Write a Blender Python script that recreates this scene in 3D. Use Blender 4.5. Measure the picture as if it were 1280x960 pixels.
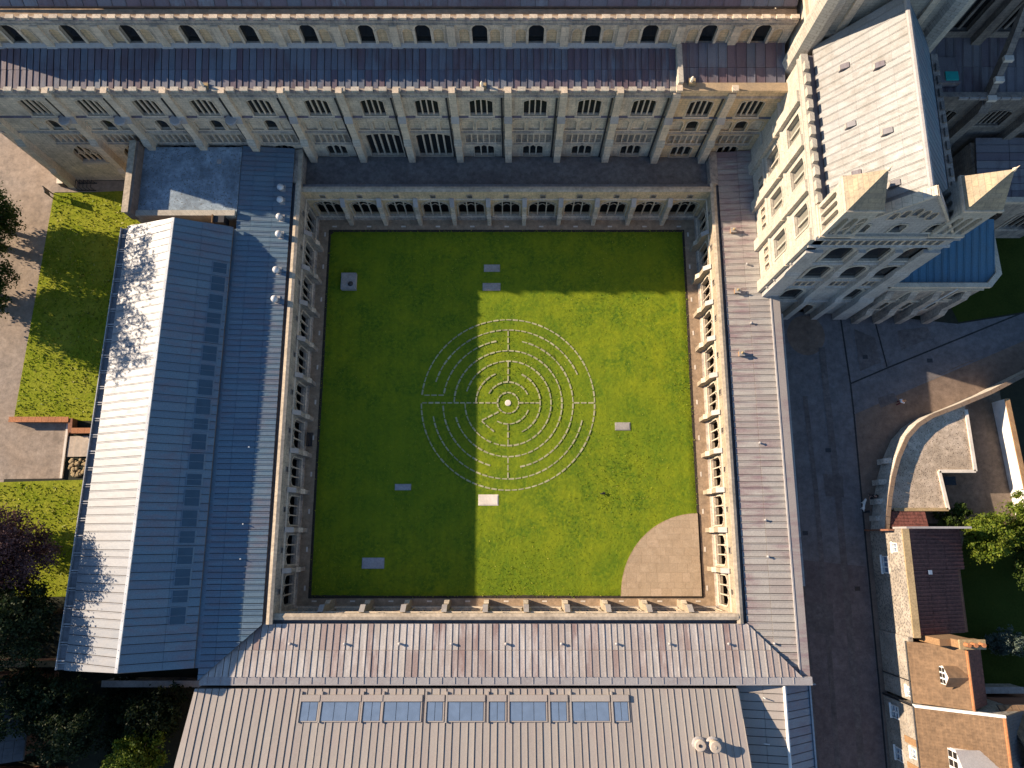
import bpy, bmesh, math, random
from mathutils import Vector, Matrix
from mathutils.geometry import tessellate_polygon
random.seed(7)
R = math.radians
scene = bpy.context.scene
C = scene.collection
for o in list(bpy.data.objects):
    bpy.data.objects.remove(o)

# ------------------------------------------------------------------ camera
cam_d = bpy.data.cameras.new('camera')
cam = bpy.data.objects.new('camera', cam_d)
C.objects.link(cam)
cam.location = (0, 0, 77)
cam.rotation_euler = (R(12), 0, 0)
cam_d.sensor_width = 36
cam_d.lens = 36 * 900 / 1280
cam_d.clip_end = 2000
scene.camera = cam
# ------------------------------------------------------------------ sky, sun, exposure
SUN = Vector((-2.55, 0.79, 1.0)).normalized()
world = bpy.data.worlds.new('World')
scene.world = world
world.use_nodes = True
wn = world.node_tree
sky = wn.nodes.new('ShaderNodeTexSky')
sky.sky_type = 'NISHITA'
sky.sun_disc = False
sky.sun_elevation = math.asin(SUN.z)
sky.sun_rotation = math.atan2(SUN.x, SUN.y)
sky.air_density = 1.0
sky.dust_density = 0.0
sky.ozone_density = 3.0
bg = wn.nodes['Background']
bg.inputs[1].default_value = 0.088
wn.links.new(sky.outputs[0], bg.inputs[0])
sun_d = bpy.data.lights.new('sun', 'SUN')
sun_d.energy = 5.0
sun_d.angle = R(0.5)
sun_d.color = (1.0, 0.81, 0.60)
sun = bpy.data.objects.new('sun', sun_d)
C.objects.link(sun)
sun.rotation_euler = SUN.to_track_quat('Z', 'Y').to_euler()
sun.location = (-60, 20, 60)
scene.view_settings.view_transform = 'Standard'
scene.view_settings.look = 'None'
scene.view_settings.exposure = 1.05
scene.view_settings.gamma = 1.0
scene.view_settings.use_curve_mapping = False

# ------------------------------------------------------------------ materials
MAT = {}


class NT:
    def __init__(self, name):
        m = bpy.data.materials.new(name)
        m.use_nodes = True
        self.m = m
        self.t = m.node_tree
        self.b = self.t.nodes['Principled BSDF']
        self.pos = None

    def n(self, kind, **kw):
        nd = self.t.nodes.new(kind)
        for k, v in kw.items():
            setattr(nd, k, v)
        return nd

    def l(self, a, b):
        self.t.links.new(a, b)

    def position(self):
        if not self.pos:
            self.pos = self.n('ShaderNodeNewGeometry')
        return self.pos.outputs['Position']

    def noise(self, scale, detail=4, rough=0.6, vec=None, stretch=None):
        nd = self.n('ShaderNodeTexNoise')
        nd.inputs['Scale'].default_value = scale
        nd.inputs['Detail'].default_value = detail
        nd.inputs['Roughness'].default_value = rough
        v = vec if vec is not None else self.position()
        if stretch:
            mp = self.n('ShaderNodeMapping')
            mp.inputs['Scale'].default_value = stretch
            self.l(v, mp.inputs[0])
            v = mp.outputs[0]
        self.l(v, nd.inputs['Vector'])
        return nd.outputs['Fac']

    def ramp(self, fac, stops, interp='LINEAR'):
        r = self.n('ShaderNodeValToRGB')
        r.color_ramp.interpolation = interp
        e = r.color_ramp.elements
        while len(e) > 1:
            e.remove(e[-1])
        for i, (p, c) in enumerate(stops):
            x = e[0] if i == 0 else e.new(p)
            x.position = p
            x.color = (c[0], c[1], c[2], 1) if not isinstance(c, (int, float)) else (c, c, c, 1)
        self.l(fac, r.inputs[0])
        return r.outputs[0]

    def mix(self, fac, a, b, mode='MIX'):
        m = self.n('ShaderNodeMix', data_type='RGBA', blend_type=mode)
        m.clamp_factor = True
        for s, v in ((m.inputs[0], fac), (m.inputs[6], a), (m.inputs[7], b)):
            if isinstance(v, (int, float)):
                s.default_value = v
            elif isinstance(v, tuple):
                s.default_value = (v[0], v[1], v[2], 1)
            else:
                self.l(v, s)
        return m.outputs[2]

    def bump(self, height, strength, dist, prev=None):
        b = self.n('ShaderNodeBump')
        b.inputs['Strength'].default_value = strength
        b.inputs['Distance'].default_value = dist
        self.l(height, b.inputs['Height'])
        if prev is not None:
            self.l(prev, b.inputs['Normal'])
        return b.outputs[0]

    def done(self, name, color, rough=0.8, normal=None, metallic=0.0, spec=None):
        if isinstance(color, tuple):
            self.b.inputs['Base Color'].default_value = (*color, 1)
        else:
            self.l(color, self.b.inputs['Base Color'])
        if isinstance(rough, (int, float)):
            self.b.inputs['Roughness'].default_value = rough
        else:
            self.l(rough, self.b.inputs['Roughness'])
        self.b.inputs['Metallic'].default_value = metallic
        if spec is not None:
            self.b.inputs['Specular IOR Level'].default_value = spec
        if normal is not None:
            self.l(normal, self.b.inputs['Normal'])
        MAT[name] = self.m
        return self.m


def stone(name, c1, c2, stain, course=0.32, stain_amt=0.7, mottled=1.0):
    t = NT(name)
    sx = t.n('ShaderNodeSeparateXYZ')
    t.l(t.position(), sx.inputs[0])
    ad = t.n('ShaderNodeMath', operation='ADD')
    t.l(sx.outputs[0], ad.inputs[0]); t.l(sx.outputs[1], ad.inputs[1])
    cb = t.n('ShaderNodeCombineXYZ')
    t.l(ad.outputs[0], cb.inputs[0]); t.l(sx.outputs[2], cb.inputs[1])
    br = t.n('ShaderNodeTexBrick')
    t.l(cb.outputs[0], br.inputs['Vector'])
    br.inputs['Scale'].default_value = 1.0
    br.inputs['Brick Width'].default_value = course * 2.3
    br.inputs['Row Height'].default_value = course
    br.inputs['Mortar Size'].default_value = 0.018
    br.inputs['Color1'].default_value = (*c1, 1)
    br.inputs['Color2'].default_value = (*c2, 1)
    br.inputs['Mortar'].default_value = (c2[0] * .62, c2[1] * .62, c2[2] * .62, 1)
    n1 = t.noise(0.55, 6, 0.65)
    n2 = t.noise(2.2, 5, 0.7, stretch=(1.6, 1.6, 0.35))
    n3 = t.noise(7.0, 3, 0.6)
    f = t.ramp(n1, [(0.42, 0.0), (0.60, 1.0)])
    f2 = t.ramp(n2, [(0.45, 0.0), (0.75, 1.0)])
    mx = t.n('ShaderNodeMath', operation='MULTIPLY_ADD')
    t.l(f2, mx.inputs[0]); mx.inputs[1].default_value = stain_amt * 0.75
    m0 = t.n('ShaderNodeMath', operation='MULTIPLY')
    t.l(f, m0.inputs[0]); m0.inputs[1].default_value = stain_amt * 0.55
    t.l(m0.outputs[0], mx.inputs[2])
    col = t.mix(mx.outputs[0], br.outputs['Color'], stain)
    col = t.mix(0.35 * mottled, col, t.ramp(n3, [(0.3, 0.55), (0.7, 1.25)]), 'MULTIPLY')
    bn = t.bump(br.outputs['Fac'], -0.5, 0.03)
    bn = t.bump(n3, 0.35, 0.05, bn)
    return t.done(name, col, 0.9, bn)


stone('stone', (0.76, 0.63, 0.48), (0.63, 0.53, 0.41), (0.25, 0.22, 0.19))
stone('stone_warm', (0.80, 0.58, 0.34), (0.68, 0.50, 0.31), (0.22, 0.18, 0.13), stain_amt=0.55)
stone('stone_cool_shade', (0.50, 0.47, 0.44), (0.43, 0.41, 0.385), (0.24, 0.23, 0.22), stain_amt=0.6)  # copy of the transept stone with south-face shade put into its colour
stone('stone_east', (0.46, 0.37, 0.26), (0.39, 0.32, 0.23), (0.20, 0.17, 0.13), stain_amt=0.7)
stone('stone_cap', (0.44, 0.35, 0.23), (0.38, 0.31, 0.22), (0.20, 0.17, 0.13), stain_amt=0.8, course=.45)
stone('stone_shade', (0.30, 0.26, 0.22), (0.24, 0.21, 0.18), (0.10, 0.09, 0.09), stain_amt=0.9)  # shade of the recess beside the tower, darkened into the stone colour
stone('stone_grey', (0.54, 0.45, 0.36), (0.45, 0.38, 0.31), (0.14, 0.13, 0.13), stain_amt=0.9)
stone('stone_pale', (0.55, 0.50, 0.42), (0.47, 0.43, 0.36), (0.27, 0.24, 0.20), stain_amt=0.5)
stone('stone_dressed', (0.74, 0.60, 0.45), (0.64, 0.53, 0.40), (0.27, 0.24, 0.20), course=0.6, stain_amt=0.45)
stone('brick', (0.36, 0.15, 0.08), (0.28, 0.11, 0.06), (0.16, 0.10, 0.07), course=0.09, stain_amt=0.5)
stone('coping_brick', (0.40, 0.29, 0.20), (0.31, 0.21, 0.14), (0.20, 0.16, 0.13), course=0.1, stain_amt=0.6)
stone('brick_ochre', (0.44, 0.27, 0.13), (0.34, 0.19, 0.09), (0.22, 0.13, 0.07), course=0.1, stain_amt=0.4)


def lead(name, cols, streak, streak_amt, rough=0.5, dirs=(1, 1, 1), fine=(0.8, 1.12)):
    t = NT(name)
    oi = t.n('ShaderNodeObjectInfo')
    base = t.ramp(oi.outputs['Random'], [(i / max(1, len(cols) - 1), c) for i, c in enumerate(cols)])
    n1 = t.noise(1.3, 5, 0.65, stretch=dirs)
    n2 = t.noise(0.22, 3, 0.5)
    n3 = t.noise(9.0, 4, 0.7)
    f = t.ramp(n1, [(0.40, 0.0), (0.60, 1.0)])
    g = t.ramp(n2, [(0.42, 0.0), (0.56, 1.0)])
    mu = t.n('ShaderNodeMath', operation='MULTIPLY')
    t.l(f, mu.inputs[0]); t.l(g, mu.inputs[1])
    m2 = t.n('ShaderNodeMath', operation='MULTIPLY')
    t.l(mu.outputs[0], m2.inputs[0]); m2.inputs[1].default_value = streak_amt
    col = t.mix(m2.outputs[0], base, streak)
    col = t.mix(1.0, col, t.ramp(n3, [(0.3, fine[0]), (0.7, fine[1])]), 'MULTIPLY')
    rr = t.ramp(n1, [(0.3, rough - 0.08), (0.7, rough + 0.14)])
    bn = t.bump(t.noise(2.0, 3, 0.6), 0.25, 0.06)
    return t.done(name, col, rr, bn)


lead('lead_south', [(0.29, 0.205, 0.185), (0.42, 0.385, 0.35), (0.35, 0.29, 0.265), (0.44, 0.41, 0.375), (0.27, 0.19, 0.175), (0.40, 0.36, 0.325)],
     (0.56, 0.53, 0.51), 0.6, dirs=(1.6, 0.25, 1))
lead('lead_east', [(0.385, 0.36, 0.325), (0.33, 0.29, 0.265), (0.41, 0.385, 0.35), (0.355, 0.325, 0.295), (0.395, 0.37, 0.335)],
     (0.25, 0.17, 0.18), 0.85, dirs=(0.25, 1.6, 1))
lead('lead_shade_blue', [(0.12, 0.195, 0.255), (0.115, 0.17, 0.23), (0.145, 0.215, 0.27), (0.11, 0.185, 0.25)],  # same lead as elsewhere, with dark blue sky-lit shade put into its colour
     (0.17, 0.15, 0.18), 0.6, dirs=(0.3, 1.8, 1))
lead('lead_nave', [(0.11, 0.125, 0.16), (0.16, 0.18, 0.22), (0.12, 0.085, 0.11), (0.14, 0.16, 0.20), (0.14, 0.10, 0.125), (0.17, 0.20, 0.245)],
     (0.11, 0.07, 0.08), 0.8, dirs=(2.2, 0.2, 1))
lead('lead_transept', [(0.225, 0.225, 0.225), (0.26, 0.26, 0.26), (0.215, 0.21, 0.20), (0.27, 0.27, 0.27), (0.24, 0.238, 0.232)],
     (0.20, 0.185, 0.16), 0.6, dirs=(0.6, 1.5, 1))
lead('lead_visitor', [(0.34, 0.305, 0.275), (0.37, 0.335, 0.30), (0.325, 0.29, 0.26), (0.36, 0.325, 0.29)],
     (0.33, 0.27, 0.25), 0.5, dirs=(1.5, 0.3, 1), rough=0.42, fine=(0.92, 1.05))
lead('lead_refectory', [(0.245, 0.255, 0.275), (0.265, 0.275, 0.295), (0.235, 0.245, 0.265), (0.26, 0.275, 0.295)],
     (0.26, 0.25, 0.25), 0.35, dirs=(0.3, 1.5, 1), rough=0.45, fine=(0.92, 1.05))
lead('lead_dark', [(0.16, 0.15, 0.16), (0.21, 0.20, 0.21), (0.14, 0.12, 0.14)], (0.09, 0.06, 0.07), 0.7, dirs=(1.5, 0.3, 1))
lead('paving_slab', [(0.45, 0.335, 0.225), (0.50, 0.38, 0.26), (0.43, 0.325, 0.22), (0.53, 0.40, 0.28)], (0.38, 0.28, 0.185), 0.6, rough=.85)
lead('lead_sky_blue', [(0.07, 0.18, 0.27), (0.06, 0.16, 0.25), (0.085, 0.20, 0.29)], (0.10, 0.16, 0.20), 0.5, dirs=(1.5, 0.3, 1))  # sky reflected in the shaded chapel lead, put into the base colour
lead('lead_flash', [(0.36, 0.34, 0.33), (0.40, 0.38, 0.37)], (0.26, 0.22, 0.22), 0.5)


def plain(name, col, rough=0.7, var=0.25, scale=4.0, bump=0.2, metallic=0.0):
    t = NT(name)
    n = t.noise(scale, 5, 0.65)
    n2 = t.noise(scale * 0.13, 3, 0.6)
    c = t.mix(1.0, t.ramp(n, [(0.3, tuple(x * (1 - var) for x in col)), (0.7, tuple(x * (1 + var) for x in col))]),
              t.ramp(n2, [(0.35, 0.85), (0.65, 1.12)]), 'MULTIPLY')
    bn = t.bump(n, bump, 0.03) if bump else None
    return t.done(name, c, rough, bn, metallic)


plain('seam', (0.10, 0.09, 0.09), 0.8)
plain('gutter', (0.17, 0.175, 0.19), 0.6)
plain('gutter_edge', (0.40, 0.40, 0.40), 0.5)
plain('parapet_stone', (0.46, 0.38, 0.28), 0.9, 0.3, 3.0)
plain('parapet_dark', (0.20, 0.15, 0.12), 0.9, 0.35, 2.0)
plain('iron', (0.025, 0.025, 0.03), 0.5, 0.2)
plain('white_paint', (0.78, 0.76, 0.72), 0.5, 0.06, 5, 0.05)
plain('pale_metal', (0.62, 0.62, 0.62), 0.35, 0.08, 5, 0.05)
plain('ochre_stone', (0.38, 0.28, 0.15), 0.9, 0.3, 6)
plain('terracotta', (0.42, 0.17, 0.07), 0.85, 0.25, 6)
plain('tile_orange', (0.185, 0.116, 0.066), 0.9, 0.3, 2.6, 0.5)
plain('tile_red', (0.16, 0.056, 0.042), 0.8, 0.5, 3.5, 0.5)
plain('slate', (0.05, 0.055, 0.066), 0.6, 0.3, 3.0)
plain('walk_floor', (0.05, 0.045, 0.04), 0.8, 0.2, 5)  # floor colour darkened to deepen the shade inside the arcades
plain('slab', (0.36, 0.33, 0.30), 0.85, 0.2, 5)
plain('slab_white', (0.72, 0.64, 0.54), 0.85, 0.08, 5)
plain('slab_blue', (0.33, 0.33, 0.35), 0.8, 0.2, 5)
plain('labyrinth_stone', (0.38, 0.36, 0.21), 0.9, 0.35, 1.5)
plain('timber', (0.16, 0.10, 0.06), 0.8, 0.3, 5)
plain('bark', (0.09, 0.065, 0.045), 0.95, 0.35, 5, 0.6)
plain('bark_pale', (0.16, 0.13, 0.10), 0.95, 0.35, 5, 0.6)
plain('shirt_white', (0.75, 0.78, 0.82), 0.9, 0.05)
plain('shirt_black', (0.02, 0.02, 0.025), 0.9, 0.1)
plain('trousers_red', (0.14, 0.04, 0.045), 0.9, 0.1)
plain('trousers_dark', (0.03, 0.03, 0.04), 0.9, 0.1)
plain('skin', (0.48, 0.28, 0.20), 0.6, 0.05)
plain('hair', (0.05, 0.03, 0.02), 0.8, 0.1)
plain('fur_white', (0.75, 0.72, 0.66), 0.95, 0.1, 20, 0.5)
plain('feather', (0.03, 0.03, 0.035), 0.7, 0.1)
plain('teal_panel', (0.02, 0.42, 0.38), 0.4, 0.05)
plain('step_stone', (0.52, 0.43, 0.34), 0.9, 0.15, 3)
plain('timber_deck', (0.20, 0.16, 0.13), 0.9, 0.25, 3)


def glass(name, col, rough=0.08):
    t = NT(name)
    n = t.noise(1.5, 2, 0.5)
    c = t.mix(1.0, col, t.ramp(n, [(0.3, 0.92), (0.7, 1.08)]), 'MULTIPLY')
    return t.done(name, c, rough, t.bump(n, 0.04, 0.05))


glass('glass_dark', (0.012, 0.014, 0.016), 0.18)
glass('glass_leaded_lit', (0.20, 0.19, 0.16), 0.45)  # leaded glass made pale: sun on the west windows put into the colour
glass('glass_sky', (0.15, 0.21, 0.31), 0.06)  # blue sky reflection put into the base colour
glass('glass_roof', (0.045, 0.085, 0.125), 0.12)


def ground(name, c_dark, c_light, patches, rough=0.95, scale=6.0, bump=0.3, big=0.12, fine_amt=1.0, speck=None):
    t = NT(name)
    n1 = t.noise(scale, 6, 0.75)
    n2 = t.noise(big, 4, 0.6)
    n3 = t.noise(big * 6, 5, 0.65)
    c = t.ramp(n1, [(0.28, c_dark), (0.72, c_light)])
    c = t.mix(t.ramp(n2, [(0.42, 0.0), (0.62, 0.75)]), c, patches)
    c = t.mix(0.8, c, t.ramp(t.noise(1.7, 6, 0.75), [(0.32, 0.68), (0.68, 1.3)]), 'MULTIPLY')
    c = t.mix(fine_amt * 0.7, c, t.ramp(n3, [(0.3, 0.66), (0.7, 1.25)]), 'MULTIPLY')
    if speck:
        v = t.noise(scale * 2.2, 2, 0.5)
        c = t.mix(t.ramp(v, [(0.60, 0.0), (0.66, 1.0)]), c, speck)
    return t.done(name, c, rough, t.bump(n1, bump, 0.08))


ground('asphalt', (0.12, 0.117, 0.123), (0.18, 0.174, 0.18), (0.155, 0.14, 0.14), scale=9, big=0.09)
ground('asphalt_red', (0.155, 0.112, 0.086), (0.23, 0.17, 0.132), (0.17, 0.122, 0.094), scale=9, big=0.1)
ground('asphalt_plum', (0.12, 0.10, 0.10), (0.175, 0.148, 0.146), (0.125, 0.102, 0.102), scale=8, big=0.1)
ground('asphalt_patch', (0.115, 0.10, 0.098), (0.16, 0.142, 0.138), (0.10, 0.088, 0.085), scale=7, big=0.3)
ground('asphalt_line', (0.022, 0.021, 0.022), (0.04, 0.038, 0.038), (0.03, 0.03, 0.03), scale=9)
ground('path_tan', (0.31, 0.22, 0.14), (0.44, 0.32, 0.215), (0.35, 0.25, 0.165), scale=5, big=0.25)
ground('path_pink', (0.27, 0.218, 0.172), (0.37, 0.30, 0.245), (0.35, 0.265, 0.195), scale=6, big=0.12)
ground('paving_tan', (0.34, 0.245, 0.155), (0.43, 0.32, 0.215), (0.37, 0.265, 0.165), scale=4, big=0.3, bump=0.15)
ground('dark_edge', (0.03, 0.022, 0.018), (0.06, 0.045, 0.035), (0.04, 0.03, 0.025), scale=8)
ground('earth', (0.016, 0.016, 0.009), (0.032, 0.032, 0.016), (0.016, 0.022, 0.008), scale=5, big=0.15)
ground('gravel', (0.13, 0.10, 0.08), (0.23, 0.18, 0.145), (0.14, 0.11, 0.08), scale=12, big=0.3)
ground('membrane', (0.24, 0.31, 0.38), (0.34, 0.42, 0.49), (0.13, 0.165, 0.20), scale=3, big=0.3, bump=0.08, speck=(0.14, 0.15, 0.15))
ground('asphalt_roof', (0.13, 0.125, 0.125), (0.19, 0.185, 0.18), (0.12, 0.11, 0.11), scale=3.5, big=0.3, bump=0.12)
ground('moss_roof', (0.44, 0.35, 0.26), (0.70, 0.58, 0.46), (0.34, 0.265, 0.19), scale=4, big=0.22, speck=(0.09, 0.06, 0.04))


def grass(name, cd, cm, cl, scale=7.0, bump=0.6, stripe=0.0):
    t = NT(name)
    n1 = t.noise(scale, 8, 0.8)
    n2 = t.noise(0.35, 5, 0.65)
    n3 = t.noise(0.07, 3, 0.5)
    n4 = t.noise(1.4, 4, 0.7)
    c = t.ramp(n1, [(0.34, cd), (0.5, cm), (0.66, cl)])
    c = t.mix(t.ramp(n2, [(0.40, 0.0), (0.62, 0.7)]), c, cl)
    c = t.mix(t.ramp(n4, [(0.50, 0.0), (0.72, 0.55)]), c, cd)
    c = t.mix(t.ramp(n3, [(0.40, 0.0), (0.62, 0.45)]), c, cm)
    if stripe:
        wv = t.n('ShaderNodeTexWave', bands_direction='X')
        wv.inputs['Scale'].default_value = 0.28
        wv.inputs['Distortion'].default_value = 0.6
        wv.inputs['Detail Scale'].default_value = 0.4
        t.l(t.position(), wv.inputs[0])
        c = t.mix(stripe, c, t.ramp(wv.outputs['Fac'], [(0.2, 0.75), (0.8, 1.2)]), 'MULTIPLY')
    bn = t.bump(n1, bump, 0.09)
    bn = t.bump(n4, bump * 0.5, 0.16, bn)
    return t.done(name, c, 0.95, bn, spec=0.03)


grass('grass', (0.048, 0.105, 0.016), (0.130, 0.200, 0.016), (0.27, 0.305, 0.018), 2.6, 0.6, stripe=0.10)
grass('grass_wild', (0.085, 0.135, 0.012), (0.20, 0.245, 0.016), (0.38, 0.37, 0.05), 3.2, 0.6)
grass('grass_dark', (0.018, 0.028, 0.006), (0.035, 0.052, 0.010), (0.055, 0.072, 0.014), 5.0, 0.6)


def flint(name, c1, c2, mort):
    t = NT(name)
    v = t.n('ShaderNodeTexVoronoi', feature='F1')
    v.inputs['Scale'].default_value = 5.5
    t.l(t.position(), v.inputs['Vector'])
    sp = t.n('ShaderNodeSeparateColor')
    t.l(v.outputs['Color'], sp.inputs[0])
    c = t.ramp(sp.outputs[0], [(0.0, c1), (0.5, c2), (1.0, (c2[0] * 1.4, c2[1] * 1.4, c2[2] * 1.4))])
    c = t.mix(t.ramp(v.outputs['Distance'], [(0.45, 0.0), (0.62, 1.0)]), c, mort)
    c = t.mix(0.7, c, t.ramp(t.noise(0.5, 5, 0.6), [(0.35, 0.6), (0.65, 1.2)]), 'MULTIPLY')
    return t.done(name, c, 0.85, t.bump(v.outputs['Distance'], -0.5, 0.08))


flint('flint', (0.12, 0.105, 0.095), (0.28, 0.25, 0.215), (0.36, 0.31, 0.25))
flint('flint_pale', (0.30, 0.28, 0.25), (0.46, 0.43, 0.38), (0.52, 0.47, 0.40))


def leaf(name, cols, trans=0.3):
    t = NT(name)
    g = t.n('ShaderNodeNewGeometry')
    c = t.ramp(g.outputs['Random Per Island'], [(i / (len(cols) - 1), q) for i, q in enumerate(cols)])
    n = t.noise(0.5, 3, 0.6)
    c = t.mix(0.8, c, t.ramp(n, [(0.35, 0.6), (0.65, 1.3)]), 'MULTIPLY')
    t.done(name, c, 0.6, spec=0.25)
    tr = t.n('ShaderNodeBsdfTranslucent')
    t.l(c, tr.inputs[0])
    ms = t.n('ShaderNodeMixShader')
    ms.inputs[0].default_value = trans
    t.l(t.b.outputs[0], ms.inputs[1]); t.l(tr.outputs[0], ms.inputs[2])
    t.l(ms.outputs[0], t.t.nodes['Material Output'].inputs[0])


leaf('leaf_bright', [(0.05, 0.09, 0.008), (0.11, 0.16, 0.012), (0.17, 0.20, 0.02), (0.08, 0.12, 0.01)])
leaf('tuft', [(0.09, 0.155, 0.014), (0.16, 0.235, 0.014), (0.27, 0.31, 0.016), (0.40, 0.38, 0.05)], 0.3)
leaf('tuft_wild', [(0.09, 0.14, 0.010), (0.19, 0.24, 0.014), (0.32, 0.33, 0.03), (0.46, 0.43, 0.12)], 0.35)
leaf('leaf_mid', [(0.025, 0.05, 0.008), (0.05, 0.085, 0.012), (0.08, 0.11, 0.02)])
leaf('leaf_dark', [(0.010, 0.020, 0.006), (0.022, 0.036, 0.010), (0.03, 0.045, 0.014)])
leaf('leaf_purple', [(0.045, 0.018, 0.024), (0.10, 0.05, 0.055), (0.19, 0.105, 0.10), (0.065, 0.03, 0.036)])
leaf('leaf_silver', [(0.06, 0.09, 0.07), (0.10, 0.135, 0.11), (0.14, 0.17, 0.14)])

# ------------------------------------------------------------------ object helpers
WL = {}


def place(o, parent, loc, rotz=0.0):
    loc = Vector(loc)
    WL[o.name] = (loc, rotz)
    if parent is None:
        o.location = loc
        o.rotation_euler = (0, 0, rotz)
    else:
        o.parent = parent
        pl, pr = WL[parent.name]
        o.location = Matrix.Rotation(-pr, 3, 'Z') @ (loc - pl)
        o.rotation_euler = (0, 0, rotz - pr)
    return o


def tag(o, label=None, cat=None, group=None, kind=None):
    if label: o['label'] = label
    if cat: o['category'] = cat
    if group: o['group'] = group
    if kind: o['kind'] = kind
    return o


def thing(name, loc, label, cat, group=None, rotz=0.0):
    o = bpy.data.objects.new(name, None)
    o.empty_display_size = 0.5
    C.objects.link(o)
    place(o, None, loc, rotz)
    return tag(o, label, cat, group)


def put(name, me, parent, loc, rotz=0.0):
    o = bpy.data.objects.new(name, me)
    C.objects.link(o)
    return place(o, parent, loc, rotz)


class MB:
    def __init__(self):
        self.v = []
        self.f = []

    def poly(self, pts):
        i = len(self.v)
        self.v += [tuple(p) for p in pts]
        self.f.append(tuple(range(i, i + len(pts))))

    def box(self, x0, x1, y0, y1, z0, z1):
        i = len(self.v)
        self.v += [(x0, y0, z0), (x1, y0, z0), (x1, y1, z0), (x0, y1, z0), (x0, y0, z1), (x1, y0, z1), (x1, y1, z1), (x0, y1, z1)]
        self.f += [tuple(i + k for k in q) for q in ((3, 2, 1, 0), (4, 5, 6, 7), (0, 1, 5, 4), (1, 2, 6, 5), (2, 3, 7, 6), (3, 0, 4, 7))]
        return self

    def prism(self, poly, z0, z1):
        """poly: list of (x,y) ccw; z0,z1 numbers or functions of x,y"""
        f0 = z0 if callable(z0) else (lambda x, y: z0)
        f1 = z1 if callable(z1) else (lambda x, y: z1)
        n = len(poly)
        i = len(self.v)
        self.v += [(x, y, f0(x, y)) for x, y in poly] + [(x, y, f1(x, y)) for x, y in poly]
        tri = tessellate_polygon([[Vector((x, y, 0)) for x, y in poly]]) if n > 4 else None
        if tri:
            for a, b, c in tri:
                ar = (poly[b][0] - poly[a][0]) * (poly[c][1] - poly[a][1]) - (poly[c][0] - poly[a][0]) * (poly[b][1] - poly[a][1])
                if ar < 0: b, c = c, b
                self.f.append((i + n + a, i + n + b, i + n + c))
                self.f.append((i + c, i + b, i + a))
        else:
            self.f.append(tuple(i + n + k for k in range(n)))
            self.f.append(tuple(i + k for k in reversed(range(n))))
        for k in range(n):
            k2 = (k + 1) % n
            self.f.append((i + k, i + k2, i + n + k2, i + n + k))
        return self

    def profile(self, pts, x0, x1):
        """pts: (y,z) outline extruded along x"""
        n = len(pts)
        i = len(self.v)
        self.v += [(x0, y, z) for y, z in pts] + [(x1, y, z) for y, z in pts]
        self.f.append(tuple(i + k for k in range(n)))
        self.f.append(tuple(i + n + k for k in reversed(range(n))))
        for k in range(n):
            k2 = (k + 1) % n
            self.f.append((i + k, i + n + k, i + n + k2, i + k2))
        return self

    def cyl(self, p0, p1, r0, r1, n=8, cap=True):
        p0, p1 = Vector(p0), Vector(p1)
        d = (p1 - p0)
        if d.length < 1e-6: return self
        d.normalize()
        a = d.orthogonal().normalized()
        b = d.cross(a)
        i = len(self.v)
        for p, r in ((p0, r0), (p1, r1)):
            for k in range(n):
                t = 2 * math.pi * k / n
                self.v.append(tuple(p + (a * math.cos(t) + b * math.sin(t)) * r))
        for k in range(n):
            k2 = (k + 1) % n
            self.f.append((i + k, i + k2, i + n + k2, i + n + k))
        if cap:
            self.f.append(tuple(i + n + k for k in range(n)))
            self.f.append(tuple(i + k for k in reversed(range(n))))
        return self

    def lathe(self, prof, c=(0, 0, 0), n=12):
        i = len(self.v)
        for r, z in prof:
            for k in range(n):
                t = 2 * math.pi * k / n
                self.v.append((c[0] + r * math.cos(t), c[1] + r * math.sin(t), c[2] + z))
        for j in range(len(prof) - 1):
            for k in range(n):
                k2 = (k + 1) % n
                self.f.append((i + j * n + k, i + j * n + k2, i + (j + 1) * n + k2, i + (j + 1) * n + k))
        self.f.append(tuple(i + k for k in reversed(range(n))))
        self.f.append(tuple(i + (len(prof) - 1) * n + k for k in range(n)))
        return self

    def plate(self, outer, holes, y0, y1):
        """outer/holes: (x,z) loops ccw, plate between y0 (front) and y1 (back)"""
        loops = [outer] + list(holes)
        tri = tessellate_polygon([[Vector((x, z, 0)) for x, z in lp] for lp in loops])
        flat = [p for lp in loops for p in lp]
        n = len(flat)
        i = len(self.v)
        self.v += [(x, y0, z) for x, z in flat] + [(x, y1, z) for x, z in flat]
        for a, b, c in tri:
            (ax, az), (bx, bz), (cx, cz) = flat[a], flat[b], flat[c]
            if (bx - ax) * (cz - az) - (cx - ax) * (bz - az) < 0: b, c = c, b
            self.f.append((i + a, i + b, i + c))
            self.f.append((i + n + c, i + n + b, i + n + a))
        s = 0
        for li, lp in enumerate(loops):
            m = len(lp)
            for k in range(m):
                a, b = s + k, s + (k + 1) % m
                self.f.append((i + a, i + n + a, i + n + b, i + b) if li == 0 else (i + b, i + n + b, i + n + a, i + a))
            s += m
        return self

    def mesh(self, name, mat, smooth=False):
        me = bpy.data.meshes.new(name)
        me.from_pydata(self.v, [], self.f)
        me.materials.append(MAT[mat])
        if smooth:
            me.polygons.foreach_set('use_smooth', [True] * len(me.polygons))
        me.update()
        return me

    def build(self, name, mat, parent=None, smooth=False):
        """world coordinates -> object with its origin at the base centre"""
        xs = [p[0] for p in self.v]; ys = [p[1] for p in self.v]; zs = [p[2] for p in self.v]
        c = Vector(((min(xs) + max(xs)) / 2, (min(ys) + max(ys)) / 2, min(zs)))
        pr = 0.0
        self.v = [(x - c.x, y - c.y, z - c.z) for x, y, z in self.v]
        return put(name, self.mesh(name, mat, smooth), parent, c, pr)


def boxo(name, mat, parent, *a):
    return MB().box(*a).build(name, mat, parent)


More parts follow.
